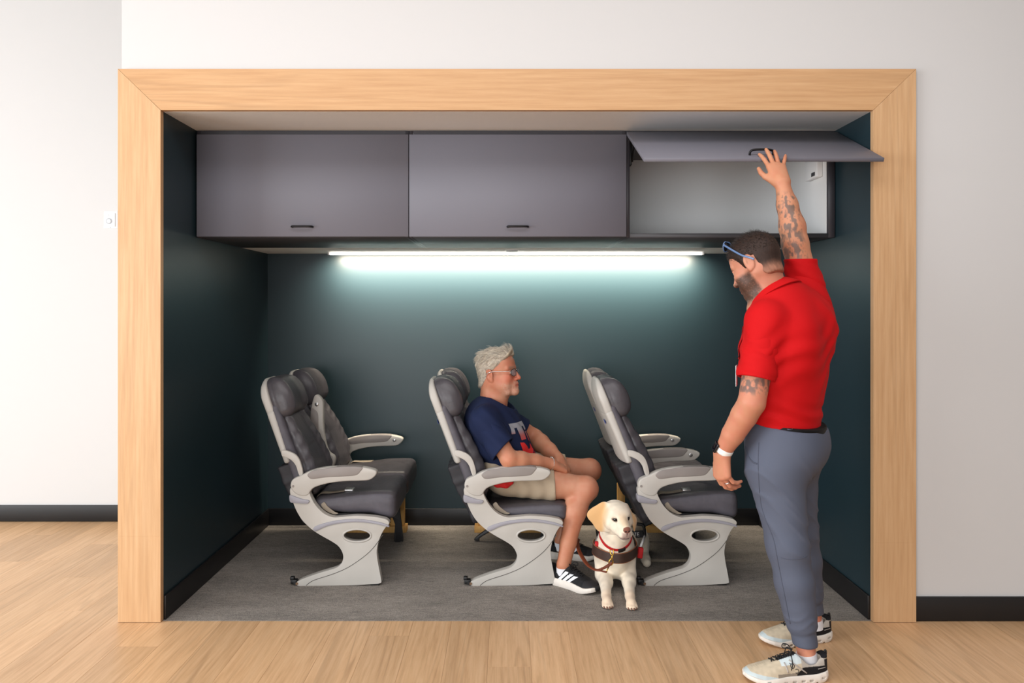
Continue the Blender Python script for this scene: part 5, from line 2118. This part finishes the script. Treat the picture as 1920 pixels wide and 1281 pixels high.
# letter print: a block T above a ball shape, grey at the top running to red at the bottom
m, nt, b = nodes('grey to red print')
g = N(nt, 'ShaderNodeNewGeometry')
sx = N(nt, 'ShaderNodeSeparateXYZ')
nt.links.new(g.outputs['Position'], sx.inputs[0])
mr = N(nt, 'ShaderNodeMapRange')
mr.inputs['From Min'].default_value = .68
mr.inputs['From Max'].default_value = .84
nt.links.new(sx.outputs['Z'], mr.inputs['Value'])
nt.links.new(ramp(nt, mr.outputs[0], [(.22, rgba((214, 34, 34))), (.50, rgba((176, 92, 92))), (.72, rgba((150, 152, 160)))]), b.inputs['Base Color'])
b.inputs['Roughness'].default_value = .8
M['print_fade'] = m
pf = Vector((.94, -.34, .0)).normalized()           # direction the print faces
pu = Vector((.34, .94, 0)).normalized()             # to the right as one reads it
pw = Vector((-.28, .10, 1)).normalized()
pO = Vector((.05, 4.205, .765)) + pf * .35 - pu * .045


def tprint(poly, holes=()):
    wpart('print', patch_mesh('print', tee_b, poly, pO, pu, pw, -pf, .0022, 3, holes), M['print_fade'], tee)


tprint([(-.082, .068), (.070, .068), (.070, .018), (.050, .018), (.046, .040), (.026, .042), (.024, -.030), (-.026, -.030), (-.032, .042), (-.056, .040), (-.062, .012), (-.082, .012)])
tprint([(.052, .010), (.066, .006), (.070, -.020), (.066, -.045), (.056, -.050), (.046, -.028)])
tprint([(-.040, -.040), (-.012, -.044), (.006, -.066), (.022, -.088), (.050, -.082), (.058, -.058), (.078, -.070), (.080, -.098), (.044, -.118), (-.002, -.118), (-.034, -.096)])
tprint([(-.036, -.106), (.0, -.126), (.048, -.126), (.084, -.106), (.066, -.140), (.018, -.154), (-.022, -.140)])

# ---- khaki shorts
v = Vol((-.20, 3.98, .38), (.40, 4.58, .76), .0045)
v.cone((-.035, 4.24, .565), (.02, 4.24, .545), .128, .118, .04, n=(0, 1, 0), f=1.38)
for h0, k0, t_ in ((h_R, k_R, .62), (h_L, k_L, .72)):
    v.cone(h0, h0.lerp(k0, t_), .098, .089, .04)
v.add(lambda X, Y, Z: np.sin((X + .35 * Z + .2 * Y) * 82 + 2.5 * np.sin(Z * 22)) * .0022 * sstep(-.02, .1, X))
v.cut((.262, 4.1, .5), (1, .0, .08)) if False else None
v.trim(Vector((.262, 4.12, .505)), (1, -.02, .06), .14)
v.trim(Vector((.340, 4.41, .53)), (1, .05, .0), .14)
v.cut((0, 0, .412), (0, 0, -1), .01)
sV, sQ = largest(*v.arrays(2))
wpart('shorts', np_mesh('shorts', sV, sQ), M['cloth_khaki'], sit)
# red cloth peeping out beside the hip
M['red_cloth'] = plain('red cloth', (196, 26, 28), .8, bump=(60, .3, .004))
v = Vol((-.10, 3.98, .46), (.10, 4.14, .62), .004)
v.ell((-.02, 4.035, .525), (.055, .022, .030), .01)
v.add(lambda X, Y, Z: .003 * np.sin(X * 110 + Z * 60))
ca = v.arrays(2)
rc_ = empty('red_cloth', (-.02, 4.045, .49), 'small red cloth tucked between the seated man\'s hip and the armrest', 'cloth')
wpart('folded_cloth', np_mesh('folded_cloth', *ca), M['red_cloth'], rc_)

# ---- hair: swept back silver hair
v = Vol((-.14, -.105, -.10), (.125, .105, .165), .003)
v.ell((-.016, 0, .042), (.102, .078, .088), .01)
v.ell((.030, 0, .058), (.066, .064, .064), .025)
v.ell((.060, 0, .098), (.034, .046, .018), .02)
v.cone((-.038, 0, .0), (-.046, 0, -.062), .068, .066, .02)
for s_ in (-1, 1):
    v.cone((.010, s_ * .060, .04), (.010, s_ * .0585, -.018), .024, .016, .012)


def hl2(X, Y, Z):
    front = X - (.080 + .35 * np.minimum(Z - .085, .03) - .75 * np.maximum(.085 - Z, 0) - .5 * np.maximum(abs(Y) - .05, 0))
    low = np.where(X > .002, -.018 - Z, np.where(X > -.042, .020 + .9 * np.minimum(-.014 - X, .0) - Z, -.070 - Z))
    return np.maximum(front, low)


v.field(lambda X, Y, Z: -hl2(X, Y, Z), .012, 's')
v.add(lambda X, Y, Z: .0032 * np.sin((Z * 1.0 - X * .45) * 150 + 3 * np.sin(X * 42 + Y * 20)) * sstep(.03, .08, Z))
gV, gQ = v.arrays(1)
me = np_mesh('hair', xf(s_HR, s_HO, gV, s_HS), gQ)
nz = vnoise(gV * np.array((.5, 1, 1.2)), 130, 64)
HC = np.array((150, 140, 130))[None] * (1 - nz[:, None]) + np.array((206, 194, 174))[None] * nz[:, None]
warm = sstep(.05, .12, gV[:, 2])
HC = HC * (1 - .3 * warm[:, None]) + np.array((196, 168, 124)) * .3 * warm[:, None]
colour(me, HC)
hair2 = wpart('hair', me, M['hair_vc'], sit)
tag(hair2, 'thick wavy grey hair')
tri = gV[gQ].mean(1)
nrm = np.cross(gV[gQ[:, 1]] - gV[gQ[:, 0]], gV[gQ[:, 2]] - gV[gQ[:, 0]])
nrm /= np.linalg.norm(nrm, axis=1)[:, None] + 1e-9
ok = np.where((np.linalg.norm((tri - np.array((-.01, 0, .03))) / np.array((1, .8, .9)), axis=1) > .082) & (tri[:, 2] > -.065) & (nrm[:, 2] > -.75) & ~((tri[:, 0] > .045) & (nrm[:, 2] < .15)))[0]
for grp, (nn, cc_) in enumerate(((3400, (206, 194, 176)), (2000, (158, 146, 134)), (2200, (228, 218, 200)))):
    pick = rng.choice(ok, nn)
    tp = tri[pick]
    up_ = sstep(.05, .11, tp[:, 2])[:, None]
    flow = np.array((-.85, 0, -.35)) * (1 - up_) + np.array((-.55, 0, .12)) * up_
    fr_ = sstep(.055, .085, tp[:, 0])[:, None]
    flow = flow * (1 - fr_) + np.array((-.45, 0, .9)) * fr_
    tang = flow - nrm[pick] * (flow * nrm[pick]).sum(1)[:, None]
    top_ = sstep(.04, .09, tp[:, 2])
    dirs = tang + nrm[pick] * (.08 + .07 * top_)[:, None]
    ln = (.008 + .010 * rng.random(nn)) * (1 + 1.5 * top_)
    sv, sq = strands('hair_strands', tp, dirs, ln, .00065, bend=.5, segs=4, jitter=.10, normals=nrm[pick], follow=.16)
    mt = plain('grey hair strands %d' % grp, cc_, .45)
    o = wpart('hair_strands', np_mesh('hair_strands', xf(s_HR, s_HO, sv, s_HS), sq), mt, hair2)
    tag(o, kind='stuff')


# ---- black running shoes with three white stripes
def trainer_cols(V, L):
    x_, y_, z_ = V[:, 0] / L, V[:, 1], V[:, 2]
    C_ = np.tile(np.array((30, 30, 32), float), (len(V), 1))
    C_ *= (.85 + .4 * vnoise(V, 120, 71))[:, None]
    C_[(x_ > .78) & (z_ < .062)] = (44, 43, 45)
    return C_


M['stripe'] = plain('white stripe', (232, 234, 240), .5)
for heel, toe, A_, lab in (((.238, 4.030, .0015), (.463, 3.835, .0015), a_R, 'black trainer with three white stripes on the near foot'),
                           ((.240, 4.425, .0015), (.525, 4.370, .0015), a_L, 'black trainer with three white stripes on the far foot')):
    sh, R, O_, ub, _sm = place_shoe(sit, 'shoe', heel, toe, .298, .104, False, trainer_cols, lab, M['white_rubber'], sole_h=.040)
    laces(sh, ub, R, O_, .298, .104, M['lace'], n=5)
    for sy in (-1, 1):
        fx, fo = R @ Vector((1, 0, 0)), R @ Vector((0, sy, 0))
        base = O_ + R @ Vector((.0, sy * .15, .0))
        for k_ in range(3):
            xa = .298 * (.30 + .085 * k_)
            xa = .298 * (.24 + .092 * k_)
            poly = [(xa, .038 - .0012 * k_), (xa + .0185, .038 - .0012 * k_), (xa + .0185 + .048, .084 - .006 * k_), (xa + .043, .085 - .006 * k_)]
            pm_ = patch_mesh('stripe', ub, poly, base, fx, Vector((0, 0, 1)), -fo, .0012, 2)
            wpart('stripe', pm_, M['stripe'], sh)
    # dark toe bumper
    bpts = [O_ + R @ Vector((.298 * math.cos(a) * .12 + .298 * .885, .298 * math.sin(a) * .105 + .002, .034)) for a in np.linspace(-1.15, 1.15, 13)]
    wpart('toe_bumper', tube_mesh('toe_bumper', bpts, .014, 10, False, .45, [tuple((p_ - (O_ + R @ Vector((.26, 0, .034)))).normalized()) for p_ in bpts]), M['black_rubber'], sh)
    c0 = Vector((A_.x + .002, A_.y, .05)); c1 = Vector((A_.x, A_.y, .094))
    sk = tube_mesh('sock', [c0 + (c1 - c0) * t_ for t_ in np.linspace(0, 1, 6)], [.041, .0405, .040, .0395, .0395, .0395], 24)
    wpart('sock', sk, M['sock'], sit, True, 50)

# eyeglasses
eg = empty('eyeglasses', tuple(s_HO), 'thin dark rimmed eyeglasses on the seated man\'s face', 'glasses')
M['wire'] = plain('gunmetal wire', (60, 58, 60), .3, metal=.7)
M['temple_silver'] = plain('silver temple', (208, 204, 200), .25, metal=.8)
m, nt, b = nodes('tinted spectacle lens')
b.inputs['Base Color'].default_value = (.30, .33, .36, 1)
b.inputs['Roughness'].default_value = .02
b.inputs['Alpha'].default_value = .42
b.inputs['Specular IOR Level'].default_value = .6
M['lens'] = m


def hp4(x_, y_, z_):
    return s_HR @ Vector((x_ * s_HS, y_ * s_HS, z_ * s_HS)) + s_HO


for s_ in (-1, 1):
    loop = []
    for i in range(28):
        a = 2 * math.pi * i / 28
        ca, sa = math.cos(a), math.sin(a)
        ca = math.copysign(abs(ca) ** .75, ca); sa = math.copysign(abs(sa) ** .75, sa)
        loop.append(hp4(.099 - .010 * max(0, (ca * 1)) ** 2, s_ * (.034 + .0245 * ca), -.002 + .0185 * sa))
    wpart('rim', tube_mesh('rim', loop, .0016, 8, True), M['wire'], eg)
    lme = bpy.data.meshes.new('lens'); lme.from_pydata([tuple(p_) for p_ in loop], [], [tuple(range(28))])
    bm = bmesh.new(); bm.from_mesh(lme)
    r_ = bmesh.ops.extrude_face_region(bm, geom=list(bm.faces)); bmesh.ops.translate(bm, verts=[q for q in r_['geom'] if isinstance(q, bmesh.types.BMVert)], vec=s_HR @ Vector((.001, 0, 0)))
    bmesh.ops.recalc_face_normals(bm, faces=bm.faces); bm.to_mesh(lme); bm.free()
    wpart('lens', lme, M['lens'], eg)
    tp_ = [hp4(*p_) for p_ in ((.088, s_ * .0595, .006), (.070, s_ * .071, .007), (.03, s_ * .0835, .010), (-.008, s_ * .0905, .010), (-.028, s_ * .088, .004), (-.040, s_ * .084, -.012))]
    wpart('temple', tube_mesh('temple', [tuple(p_) for p_ in spline(tp_, 5, closed=False)], .0021, 8), M['temple_silver'], eg)
wpart('bridge', tube_mesh('bridge', [hp4(.099, -.0095, .003), hp4(.104, 0, .006), hp4(.099, .0095, .003)], .0016, 8), M['wire'], eg)

# bead bracelet on the near wrist
br = empty('bracelet', tuple(s_WR), 'silver bead bracelet on the seated man\'s wrist', 'bracelet')
fd = fR.normalized()
u0 = fd.orthogonal().normalized(); u1 = fd.cross(u0)
bead = bmesh.new(); bmesh.ops.create_icosphere(bead, subdivisions=1, radius=.0034)
bead_me = from_bm(bead, 'bead')
bead_me.materials.append(M['silver'])
bead_me.polygons.foreach_set('use_smooth', [True] * len(bead_me.polygons))
for i in range(34):
    a = 2 * math.pi * i / 34
    q = (u0 * math.cos(a) + u1 * math.sin(a)) * .0345
    o = bpy.data.objects.new('bead', bead_me)
    o.location = q - fd * .004
    o.parent = br
    COL.objects.link(o)
# thin neck chain
nc = [s_NB + nk2 * (.022 - .020 * math.cos(a)) + fr2.col[0] * math.cos(a) * .0675 + fr2.col[1] * math.sin(a) * .0665 for a in np.linspace(0, 2 * math.pi, 49)[:-1]]
o = wpart('neck_chain', tube_mesh('neck_chain', nc, .0016, 6, True), M['silver'], sit)

# ------------------------------------------------------------------ the dog
dog = empty('dog', (.58, 4.0, .0), 'yellow Labrador guide dog lying on the carpet between the seat rows', 'dog')
d_HO = Vector((.560, 3.835, .404))
d_HR = frame((.20, -.95, -.20), (-.02, 0, 1))


def hd(x_, y_, z_):
    return d_HR @ Vector((x_, y_, z_)) + d_HO


# head in its own frame
v = Vol((-.16, -.15, -.16), (.20, .15, .11), .0028)
v.ell((-.010, 0, .010), (.078, .068, .058), .02)
v.ell((.018, 0, .028), (.05, .054, .036), .02)
for s_ in (-1, 1):
    v.ell((.010, s_ * .046, -.022), (.052, .026, .036), .02)
    v.ell((.045, s_ * .026, .030), (.020, .020, .014), .015)
v.cone((.045, 0, -.008), (.120, 0, -.024), .041, .0315, .022)
v.cone((.060, 0, .012), (.128, 0, -.002), .022, .018, .02)
for s_ in (-1, 1):
    v.cone((.060, s_ * .022, -.036), (.124, s_ * .0145, -.040), .026, .020, .015)      # flews
v.cone((.020, 0, -.056), (.110, 0, -.064), .028, .018, .015)                           # lower jaw
for s_ in (-1, 1):
    v.cone((.055, s_ * .042, -.058), (.10, s_ * .034, -.058), .003, .003, .004, 's')
    v.cone((.10, s_ * .034, -.058), (.148, s_ * .006, -.050), .003, .003, .004, 's')    # mouth line
    v.ell((.064, s_ * .034, .014), (.013, .012, .010), .008, 's')
    v.ell((.057, s_ * .032, .014), (.013, .012, .0105), .002)
v.ell((.140, 0, -.004), (.0145, .0185, .0140), .005)
for s_ in (-1, 1):
    v.ell((.153, s_ * .0075, -.008), (.004, .0042, .0038), .002, 's')
v.cone((.150, 0, -.014), (.150, 0, -.034), .0016, .0016, .003, 's')
# ears: soft triangular flaps, the near one swung out
v.cone((-.022, -.058, .036), (-.034, -.118, -.006), .030, .022, .012, n=(.88, -.42, .15), f=.26)
v.cone((-.034, -.118, -.006), (-.010, -.082, -.066), .020, .016, .012, n=(.88, -.42, .15), f=.26)
v.cone((-.026, -.088, .006), (-.014, -.084, -.044), .034, .022, .012, n=(.88, -.42, .15), f=.26)
v.cone((-.022, -.062, .03), (-.006, -.074, -.05), .022, .017, .012, n=(.80, -.55, .1), f=.30)
v.cone((-.016, .058, .022), (.004, .094, -.034), .026, .024, .014, n=(.55, .82, .2), f=.30)
v.cone((.004, .094, -.034), (.016, .092, -.078), .024, .009, .012, n=(.55, .82, .2), f=.30)
nb_ = lm(d_HR, d_HO, Vector((.568, 3.955, .25)))
v.cone((-.035, 0, -.02), tuple(nb_), .070, .082, .03)
dV, dQ = v.arrays(2)
x, y, z = dV[:, 0], dV[:, 1], dV[:, 2]
cream = np.array((233, 220, 199), float)
C = np.tile(cream, (len(dV), 1)) * (.96 + .08 * vnoise(dV, 70, 81))[:, None]
earm = sstep(.058, .084, np.abs(y) + .25 * np.clip(z, 0, .05)) * sstep(.045, .02, x) * sstep(-.10, -.07, z)
C = C * (1 - earm[:, None]) + np.array((214, 170, 118)) * earm[:, None]
muz = sstep(.05, .09, x) * sstep(-.005, .02, z) * sstep(.03, .012, np.abs(y))
C = C * (1 - .5 * muz[:, None]) + np.array((226, 192, 150)) * .5 * muz[:, None]
mouthl = sstep(.085, .120, x) * np.exp(-((z + .054) / .009) ** 2)
C = C * (1 - .8 * mouthl[:, None]) + np.array((104, 80, 80)) * .8 * mouthl[:, None]
under = sstep(.118, .136, x) * sstep(-.012, -.022, z) * sstep(-.064, -.050, z) * sstep(.030, .016, np.abs(y)) * .62
C = C * (1 - under[:, None]) + np.array((142, 112, 108)) * under[:, None]
nose = (((x - .142) / .0175) ** 2 + (y / .0200) ** 2 + ((z + .004) / .0160) ** 2) < 1
C[nose] = (132, 84, 70)
nostril = (((x - .151) / .006) ** 2 + ((np.abs(y) - .0075) / .005) ** 2 + ((z + .008) / .0048) ** 2) < 1
C[nostril] = (42, 26, 24)
cleft = (x > .142) & (np.abs(y) < .002) & (z < -.012) & (z > -.036)
C[cleft] = (90, 62, 58)
for s_ in (-1, 1):
    e2 = ((x - .062) / .018) ** 2 + ((y - s_ * .034) / .0130) ** 2 + ((z - .013) / .0080) ** 2
    C[e2 < 1] = (46, 32, 26)
    lid = (e2 >= 1) & (e2 < 1.7)
    C[lid] = C[lid] * .55 + np.array((96, 70, 56)) * .45
dparts, dcols = [(xf(d_HR, d_HO, dV), dQ)], [C]

# trunk, legs and paws
v = Vol((.36, 3.56, -.004), (.90, 4.74, .36), .0045)
v.ell((.568, 3.955, .180), (.082, .112, .135), .03)
v.cone((.570, 3.96, .255), (.570, 3.90, .30), .085, .07, .04)
v.cone((.572, 4.01, .165), (.680, 4.38, .150), .098, .110, .05)
v.ell((.700, 4.46, .135), (.115, .14, .120), .05)
for s_, X in ((-1, .508), (1, .624)):
    sh0 = Vector((.568 + s_ * .056, 3.975, .17))
    v.cone(sh0, (X + s_ * .006, 3.925, .075), .052, .042, .03)
    v.cone((X + s_ * .006, 3.925, .070), (X, 3.845, .062), .037, .032, .02)
px1, px2 = .4900, .6050
for X0, X1, yw in ((.505, px1, 3.672), (.622, px2, 3.656)):
    v.cone((X0, 3.86, .062), (X1 + .002, yw + .065, .040), .032, .0235, .02)
    v.cone((X1 + .002, yw + .065, .036), (X1, yw + .01, .028), .0235, .023, .012)
    for k_, dx in enumerate((-.0185, -.0065, .0065, .0185)):
        yy = yw - (.020 if k_ in (1, 2) else .010)
        v.cone((X1 + dx * .8, yw + .014, .025), (X1 + dx, yy, .0155), .0120, .0112, .0025)
# hind legs folded at the sides
v.ell((.785, 4.44, .085), (.05, .11, .075), .03)
v.cone((.785, 4.42, .05), (.790, 4.29, .032), .036, .026, .02)
v.cone((.790, 4.29, .028), (.788, 4.25, .024), .026, .024, .01)
v.ell((.615, 4.52, .09), (.06, .10, .08), .03)
v.cone((.70, 4.55, .09), (.74, 4.70, .03), .035, .022, .02)
v.cut((0, 0, .0018), (0, 0, -1), .004)
a_ = v.arrays(2)
cb = np.tile(cream, (len(a_[0]), 1)) * (.95 + .09 * vnoise(a_[0], 50, 83))[:, None]
tan = sstep(3.98, 4.25, a_[0][:, 1]) * sstep(.12, .25, a_[0][:, 2])
cb = cb * (1 - .5 * tan[:, None]) + np.array((222, 188, 142)) * .5 * tan[:, None]
pawt = sstep(3.76, 3.70, a_[0][:, 1]) * .45
cb = cb * (1 - pawt[:, None]) + np.array((222, 188, 156)) * pawt[:, None]
dparts.append(a_); dcols.append(cb)
V_, Q_ = cat_arrays(dparts)
me = np_mesh('body', V_, Q_)
colour(me, np.concatenate(dcols))
M['fur'] = vcol('short cream fur', .75, .2, bump=(260, .35, .0016), sheen=.25)
o = wpart('body', me, M['fur'], dog)
tag(o, 'cream coat with tan ears and a brown nose')
dog_b = bvh_of(me)
M['claw'] = plain('brown claw', (122, 80, 62), .45)
for X1, yw in ((px1, 3.672), (px2, 3.656)):
    for k_, dx in enumerate((-.0185, -.0065, .0065, .0185)):
        yy = yw - (.020 if k_ in (1, 2) else .010)
        wpart('claw', tube_mesh('claw', [(X1 + dx, yy - .006, .0165), (X1 + dx * 1.03, yy - .0125, .0135), (X1 + dx * 1.05, yy - .0150, .008)], [.0042, .0036, .0016], 8), M['claw'], dog)
M['eye_wet'] = plain('dark wet eye', (26, 17, 13), .05, spec=.8)
for s_ in (-1, 1):
    bm = bmesh.new(); bmesh.ops.create_uvsphere(bm, u_segments=16, v_segments=10, radius=.0098)
    em = from_bm(bm, 'eye'); em.transform(Matrix.Translation(hd(.0612, s_ * .0335, .0135)))
    wpart('eye', em, M['eye_wet'], dog)


# ---- collar, harness and leash: bands dropped on the coat
def around(axis_p, axis_d, ref, a0, a1, n, off, far=.45, tilt=lambda a: 0.0):
    """ring of points on the dog around an axis; angle 0 along ref"""
    d = Vector(axis_d).normalized()
    r = Vector(ref); r = (r - d * r.dot(d)).normalized(); w = d.cross(r)
    pts, nrms = [], []
    for i in range(n):
        a = a0 + (a1 - a0) * i / (n - 1)
        dirv = r * math.cos(a) + w * math.sin(a)
        c = Vector(axis_p) + d * tilt(a)
        hit = dog_b.ray_cast(c + dirv * far, -dirv)
        q = hit[0] if hit[0] is not None else c + dirv * .1
        pts.append(q + dirv * off); nrms.append(dirv)
    return pts, nrms


def band(name, rows, nr, m, parent, thick=.004):
    """strap between two rows of points"""
    A, B = rows
    n = len(A)
    V, Fq = [], []
    for i in range(n):
        for q, t in ((A[i], 0), (B[i], 0), (B[i], thick), (A[i], thick)):
            V.append(tuple(q + nr[i] * t))
    for i in range(n - 1):
        for k in range(4):
            k2 = (k + 1) % 4
            Fq.append((i * 4 + k, i * 4 + k2, (i + 1) * 4 + k2, (i + 1) * 4 + k))
    Fq += [(0, 1, 2, 3), tuple((n - 1) * 4 + k for k in (3, 2, 1, 0))]
    me = bpy.data.meshes.new(name); me.from_pydata(V, [], Fq)
    bm = bmesh.new(); bm.from_mesh(me); bmesh.ops.recalc_face_normals(bm, faces=bm.faces); bm.to_mesh(me); bm.free()
    return wpart(name, me, m, parent, True, 40)


M['leather_brown'] = plain('dark brown harness leather', (62, 42, 34), .5, var=(40, .15), bump=(200, .2, .001))
M['leather_edge'] = plain('tan stitched leather edge', (150, 92, 60), .6)
M['red_web'] = plain('red webbing', (190, 20, 26), .7, bump=(300, .3, .001))
M['leash'] = plain('chestnut braided leather', (112, 52, 28), .45, bump=(150, .4, .002))

har = empty('dog_harness', (.57, 3.99, .1), 'brown leather dog harness with black handle and red side tabs', 'harness')
N2 = 41
# breast strap: low over the chest
rowp = []
for dz in (.024, -.026):
    pts, nr = [], []
    for i in range(N2):
        a = math.radians(-112 + 224 * i / (N2 - 1))
        dirv = Vector((math.sin(a), -math.cos(a), 0))
        zc = .186 + .012 * (1 - math.cos(a)) + dz
        c = Vector((.568, 3.985, zc))
        hit = dog_b.ray_cast(c + dirv * .4, -dirv)
        q = hit[0] if hit[0] is not None else c + dirv * .1
        pts.append(q); nr.append(dirv)
    # keep the strap taut
    rad0 = None if not rowp else rowp_r
    rad = np.array([(p_ - Vector((.568, 3.985, p_.z))).length for p_ in pts])
    for _ in range(10):
        sm2 = rad.copy(); sm2[1:-1] = (rad[:-2] + 2 * rad[1:-1] + rad[2:]) / 4
        rad = np.maximum(sm2, rad)
    rowp_r = rad
    rowp.append((pts, list(nr), rad))
rboth = np.maximum(rowp[0][2], rowp[1][2])
rads = [rowp[0][2] * .35 + rboth * .65, rowp[1][2] * .2 + rboth * .8]
for j_ in (0, 1):
    pts, nr, _r = rowp[j_]
    rad = rads[j_]
    pts = [Vector((.568, 3.985, p_.z)) + d_ * (r_ + .003) for p_, d_, r_ in zip(pts, nr, rad)]
    rowp[j_] = (pts, nr, _r)
rowp = [r_[0] for r_ in rowp]
band('breast_strap', rowp, nr, M['leather_brown'], har, .005)
for rw in rowp:
    wpart('strap_edge', tube_mesh('strap_edge', [p_ + d_ * .0035 for p_, d_ in zip(rw, nr)], .0022, 6), M['leather_edge'], har)
# girth strap over the back
pts, nr = around((.60, 4.10, .16), (.2, 1, 0), (0, 0, 1), -1.9, 1.9, 25, .003)
band('back_strap', ([p_ + Vector((0, -.02, 0)) for p_ in pts], [p_ + Vector((0, .02, 0)) for p_ in pts]), nr, M['leather_brown'], har, .004)
# red tabs on both sides
for s_, (px, py, Yy) in ((1, (1200.5, 1037, 4.02)), (-1, (1119.5, 1026, 3.95))):
    q = at(px, py, Yy)
    w_ = .014 if s_ > 0 else .009
    box_me = bmesh.new(); bm_box(box_me, -w_, w_, -.012, .012, -.028, .030); bevel_sharp(box_me, .006, 2)
    bmm = from_bm(box_me, 'red_tab'); bmm.transform(Matrix.Translation(q) @ Matrix.Rotation(.12 * s_, 4, 'Y'))
    wpart('red_tab', bmm, M['red_web'], har, True, 50)
# rigid handle: two pale rods rising backwards to a black padded grip
gR0, gR1 = at(1200, 1028, 4.03), at(1208.5, 1006, 4.14)
gL0, gL1 = Vector((.468, 4.03, gR0.z)), Vector((.500, 4.14, gR1.z))
for a, b_ in ((gR0, gR1), (gL0, gL1)):
    wpart('handle_rod', tube_mesh('handle_rod', [a, b_], .0062, 12), M['white_plastic'], har)
top = [gL1, gL1 + Vector((.002, .05, .045)), gL1 + Vector((.03, .06, .060)), gR1 + Vector((-.03, .055, .052)), gR1 + Vector((.004, .05, .040)), gR1]
wpart('grip', tube_mesh('grip', [tuple(p_) for p_ in spline(top, 6, closed=False)], .0085, 12), M['black_plastic'], har)
pc = [gL1 + Vector((.01, .006, .002)), gR1 + Vector((-.006, .008, .012))]
dirp = (pc[1] - pc[0]).normalized()
Rp = frame(dirp, (0, .35, 1))
pouch = bmesh.new(); bm_box(pouch, 0, (pc[1] - pc[0]).length, -.006, .006, -.020, .018); bevel_sharp(pouch, .003, 2)
pm_ = from_bm(pouch, 'handle_sleeve'); pm_.transform(Matrix.Translation(pc[0]) @ Rp.to_4x4())
wpart('handle_sleeve', pm_, M['black_plastic'], har, True, 50)
# white lettering on the sleeve: strokes like the partly hidden word in the photograph
Ls = (pc[1] - pc[0]).length


def stroke(pts, k_):
    q = [Matrix.Translation(pc[0]) @ (Rp.to_4x4() @ Vector((Ls - .078 + .015 * k_ + a * .010, -.0068, -.002 + b_ * .017))) for a, b_ in pts]
    wpart('lettering', tube_mesh('lettering', q, .0011, 5), M['white_plastic'], har)


stroke([(1, -.5), (0, -.5), (0, .5), (1, .5)], 0); stroke([(0, 0), (.8, 0)], 0)
stroke([(1, .5), (0, .5), (0, 0), (1, 0), (1, -.5), (0, -.5)], 1)
stroke([(0, .5), (1, .5)], 2); stroke([(.5, .5), (.5, -.5)], 2)
stroke([(1, -.5), (0, -.5), (0, .5), (1, .5)], 3); stroke([(0, 0), (.8, 0)], 3)

col = empty('dog_collar', (.57, 3.9, .27), 'red dog collar with dark clasp under the dog\'s chin', 'collar')
ax0, ax1 = Vector((.568, 3.965, .235)), hd(-.03, 0, -.02)
axd = (ax1 - ax0).normalized()
pts, nr = around(ax0 + axd * .055, axd, (0, -1, 0), -2.6, 2.6, 45, .001, .15)
band('collar_band', ([p_ - axd * .009 for p_ in pts], [p_ + axd * .009 for p_ in pts]), nr, M['red_web'], col, .003)
mid = pts[22]
pts2, nr2 = around(ax0 + axd * .055, axd, (0, -1, 0), -.02, .34, 9, .0035, .15)
band('clasp', ([p_ - axd * .0105 for p_ in pts2], [p_ + axd * .0105 for p_ in pts2]), nr2, M['black_plastic'], col, .006)
ringc = pts[20] + Vector((-.012, -.012, -.008))
wpart('tag_ring', tube_mesh('tag_ring', [ringc + Vector((math.cos(a) * .009, 0, math.sin(a) * .009)) for a in np.linspace(0, 2 * math.pi, 21)[:-1]], .0016, 8, True), M['chrome'], col)

# leash: brass snap hook, braided end, strap running to the man's foot
le = empty('dog_leash', (.52, 3.82, .2), 'brown leather dog leash with brass snap hook', 'leash')
hk0 = at(1147, 1032, 3.80)
hk1 = at(1143.5, 1055, 3.79)


def lp(px, py, Yy):
    return tuple(at(px, py, Yy))


wpart('snap_hook', tube_mesh('snap_hook', [tuple(p_) for p_ in spline([lp(1144, 1031, 3.80), lp(1145, 1038, 3.79), lp(1148.5, 1042, 3.785), lp(1150.5, 1037, 3.79), lp(1150, 1031, 3.80)], 5, closed=False)], .0032, 8), M['brass'], le)
wpart('snap_hook', tube_mesh('snap_hook', [lp(1148, 1041, 3.785), lp(1147.5, 1049, 3.782)], [.0048, .0042], 10), M['brass'], le)
wpart('swivel_ring', tube_mesh('swivel_ring', [tuple(p_) for p_ in spline([lp(1146.5, 1048, 3.782), lp(1142.5, 1052, 3.782), lp(1142, 1058, 3.782), lp(1147, 1059.5, 3.782), lp(1149.5, 1054, 3.782)], 5)], .003, 8, True), M['brass'], le)
wpart('snap_hook', tube_mesh('snap_hook', [lp(1142, 1062, 3.775), lp(1139, 1068, 3.77), lp(1137, 1074, 3.765)], .003, 8), M['brass'], le)
run1 = [lp(1146, 1056, 3.775), lp(1138, 1061, 3.77), lp(1128, 1066.5, 3.77), lp(1117, 1068, 3.79), lp(1104, 1060, 3.84), lp(1093, 1044, 3.92), lp(1086, 1030, 4.0), lp(1084, 1018, 4.08), lp(1086, 1012, 4.15)]
run2 = [lp(1137, 1073, 3.762), lp(1126, 1070.5, 3.765), lp(1114, 1068.5, 3.775), lp(1100, 1059, 3.83), lp(1088.5, 1042, 3.91), lp(1083, 1029, 3.99), lp(1082, 1019, 4.07), lp(1085, 1011, 4.15)]
for rn in (run1, run2):
    wpart('strap', tube_mesh('strap', [tuple(p_) for p_ in spline(rn, 6, closed=False)], .0062, 8, False, .45, (0, -.5, 1)), M['leash'], le)
br_ = spline([lp(1146, 1056, 3.772), lp(1141, 1060, 3.768), lp(1134, 1063.5, 3.766), lp(1127, 1067, 3.768)], 8, closed=False)
for ph in (0, 2.1, 4.2):
    wpart('braid', tube_mesh('braid', [(p_[0] + .004 * math.sin(i * .9 + ph), p_[1] - .003, p_[2] + .0045 * math.cos(i * .9 + ph)) for i, p_ in enumerate(br_)], .0038, 8), M['leash'], le)
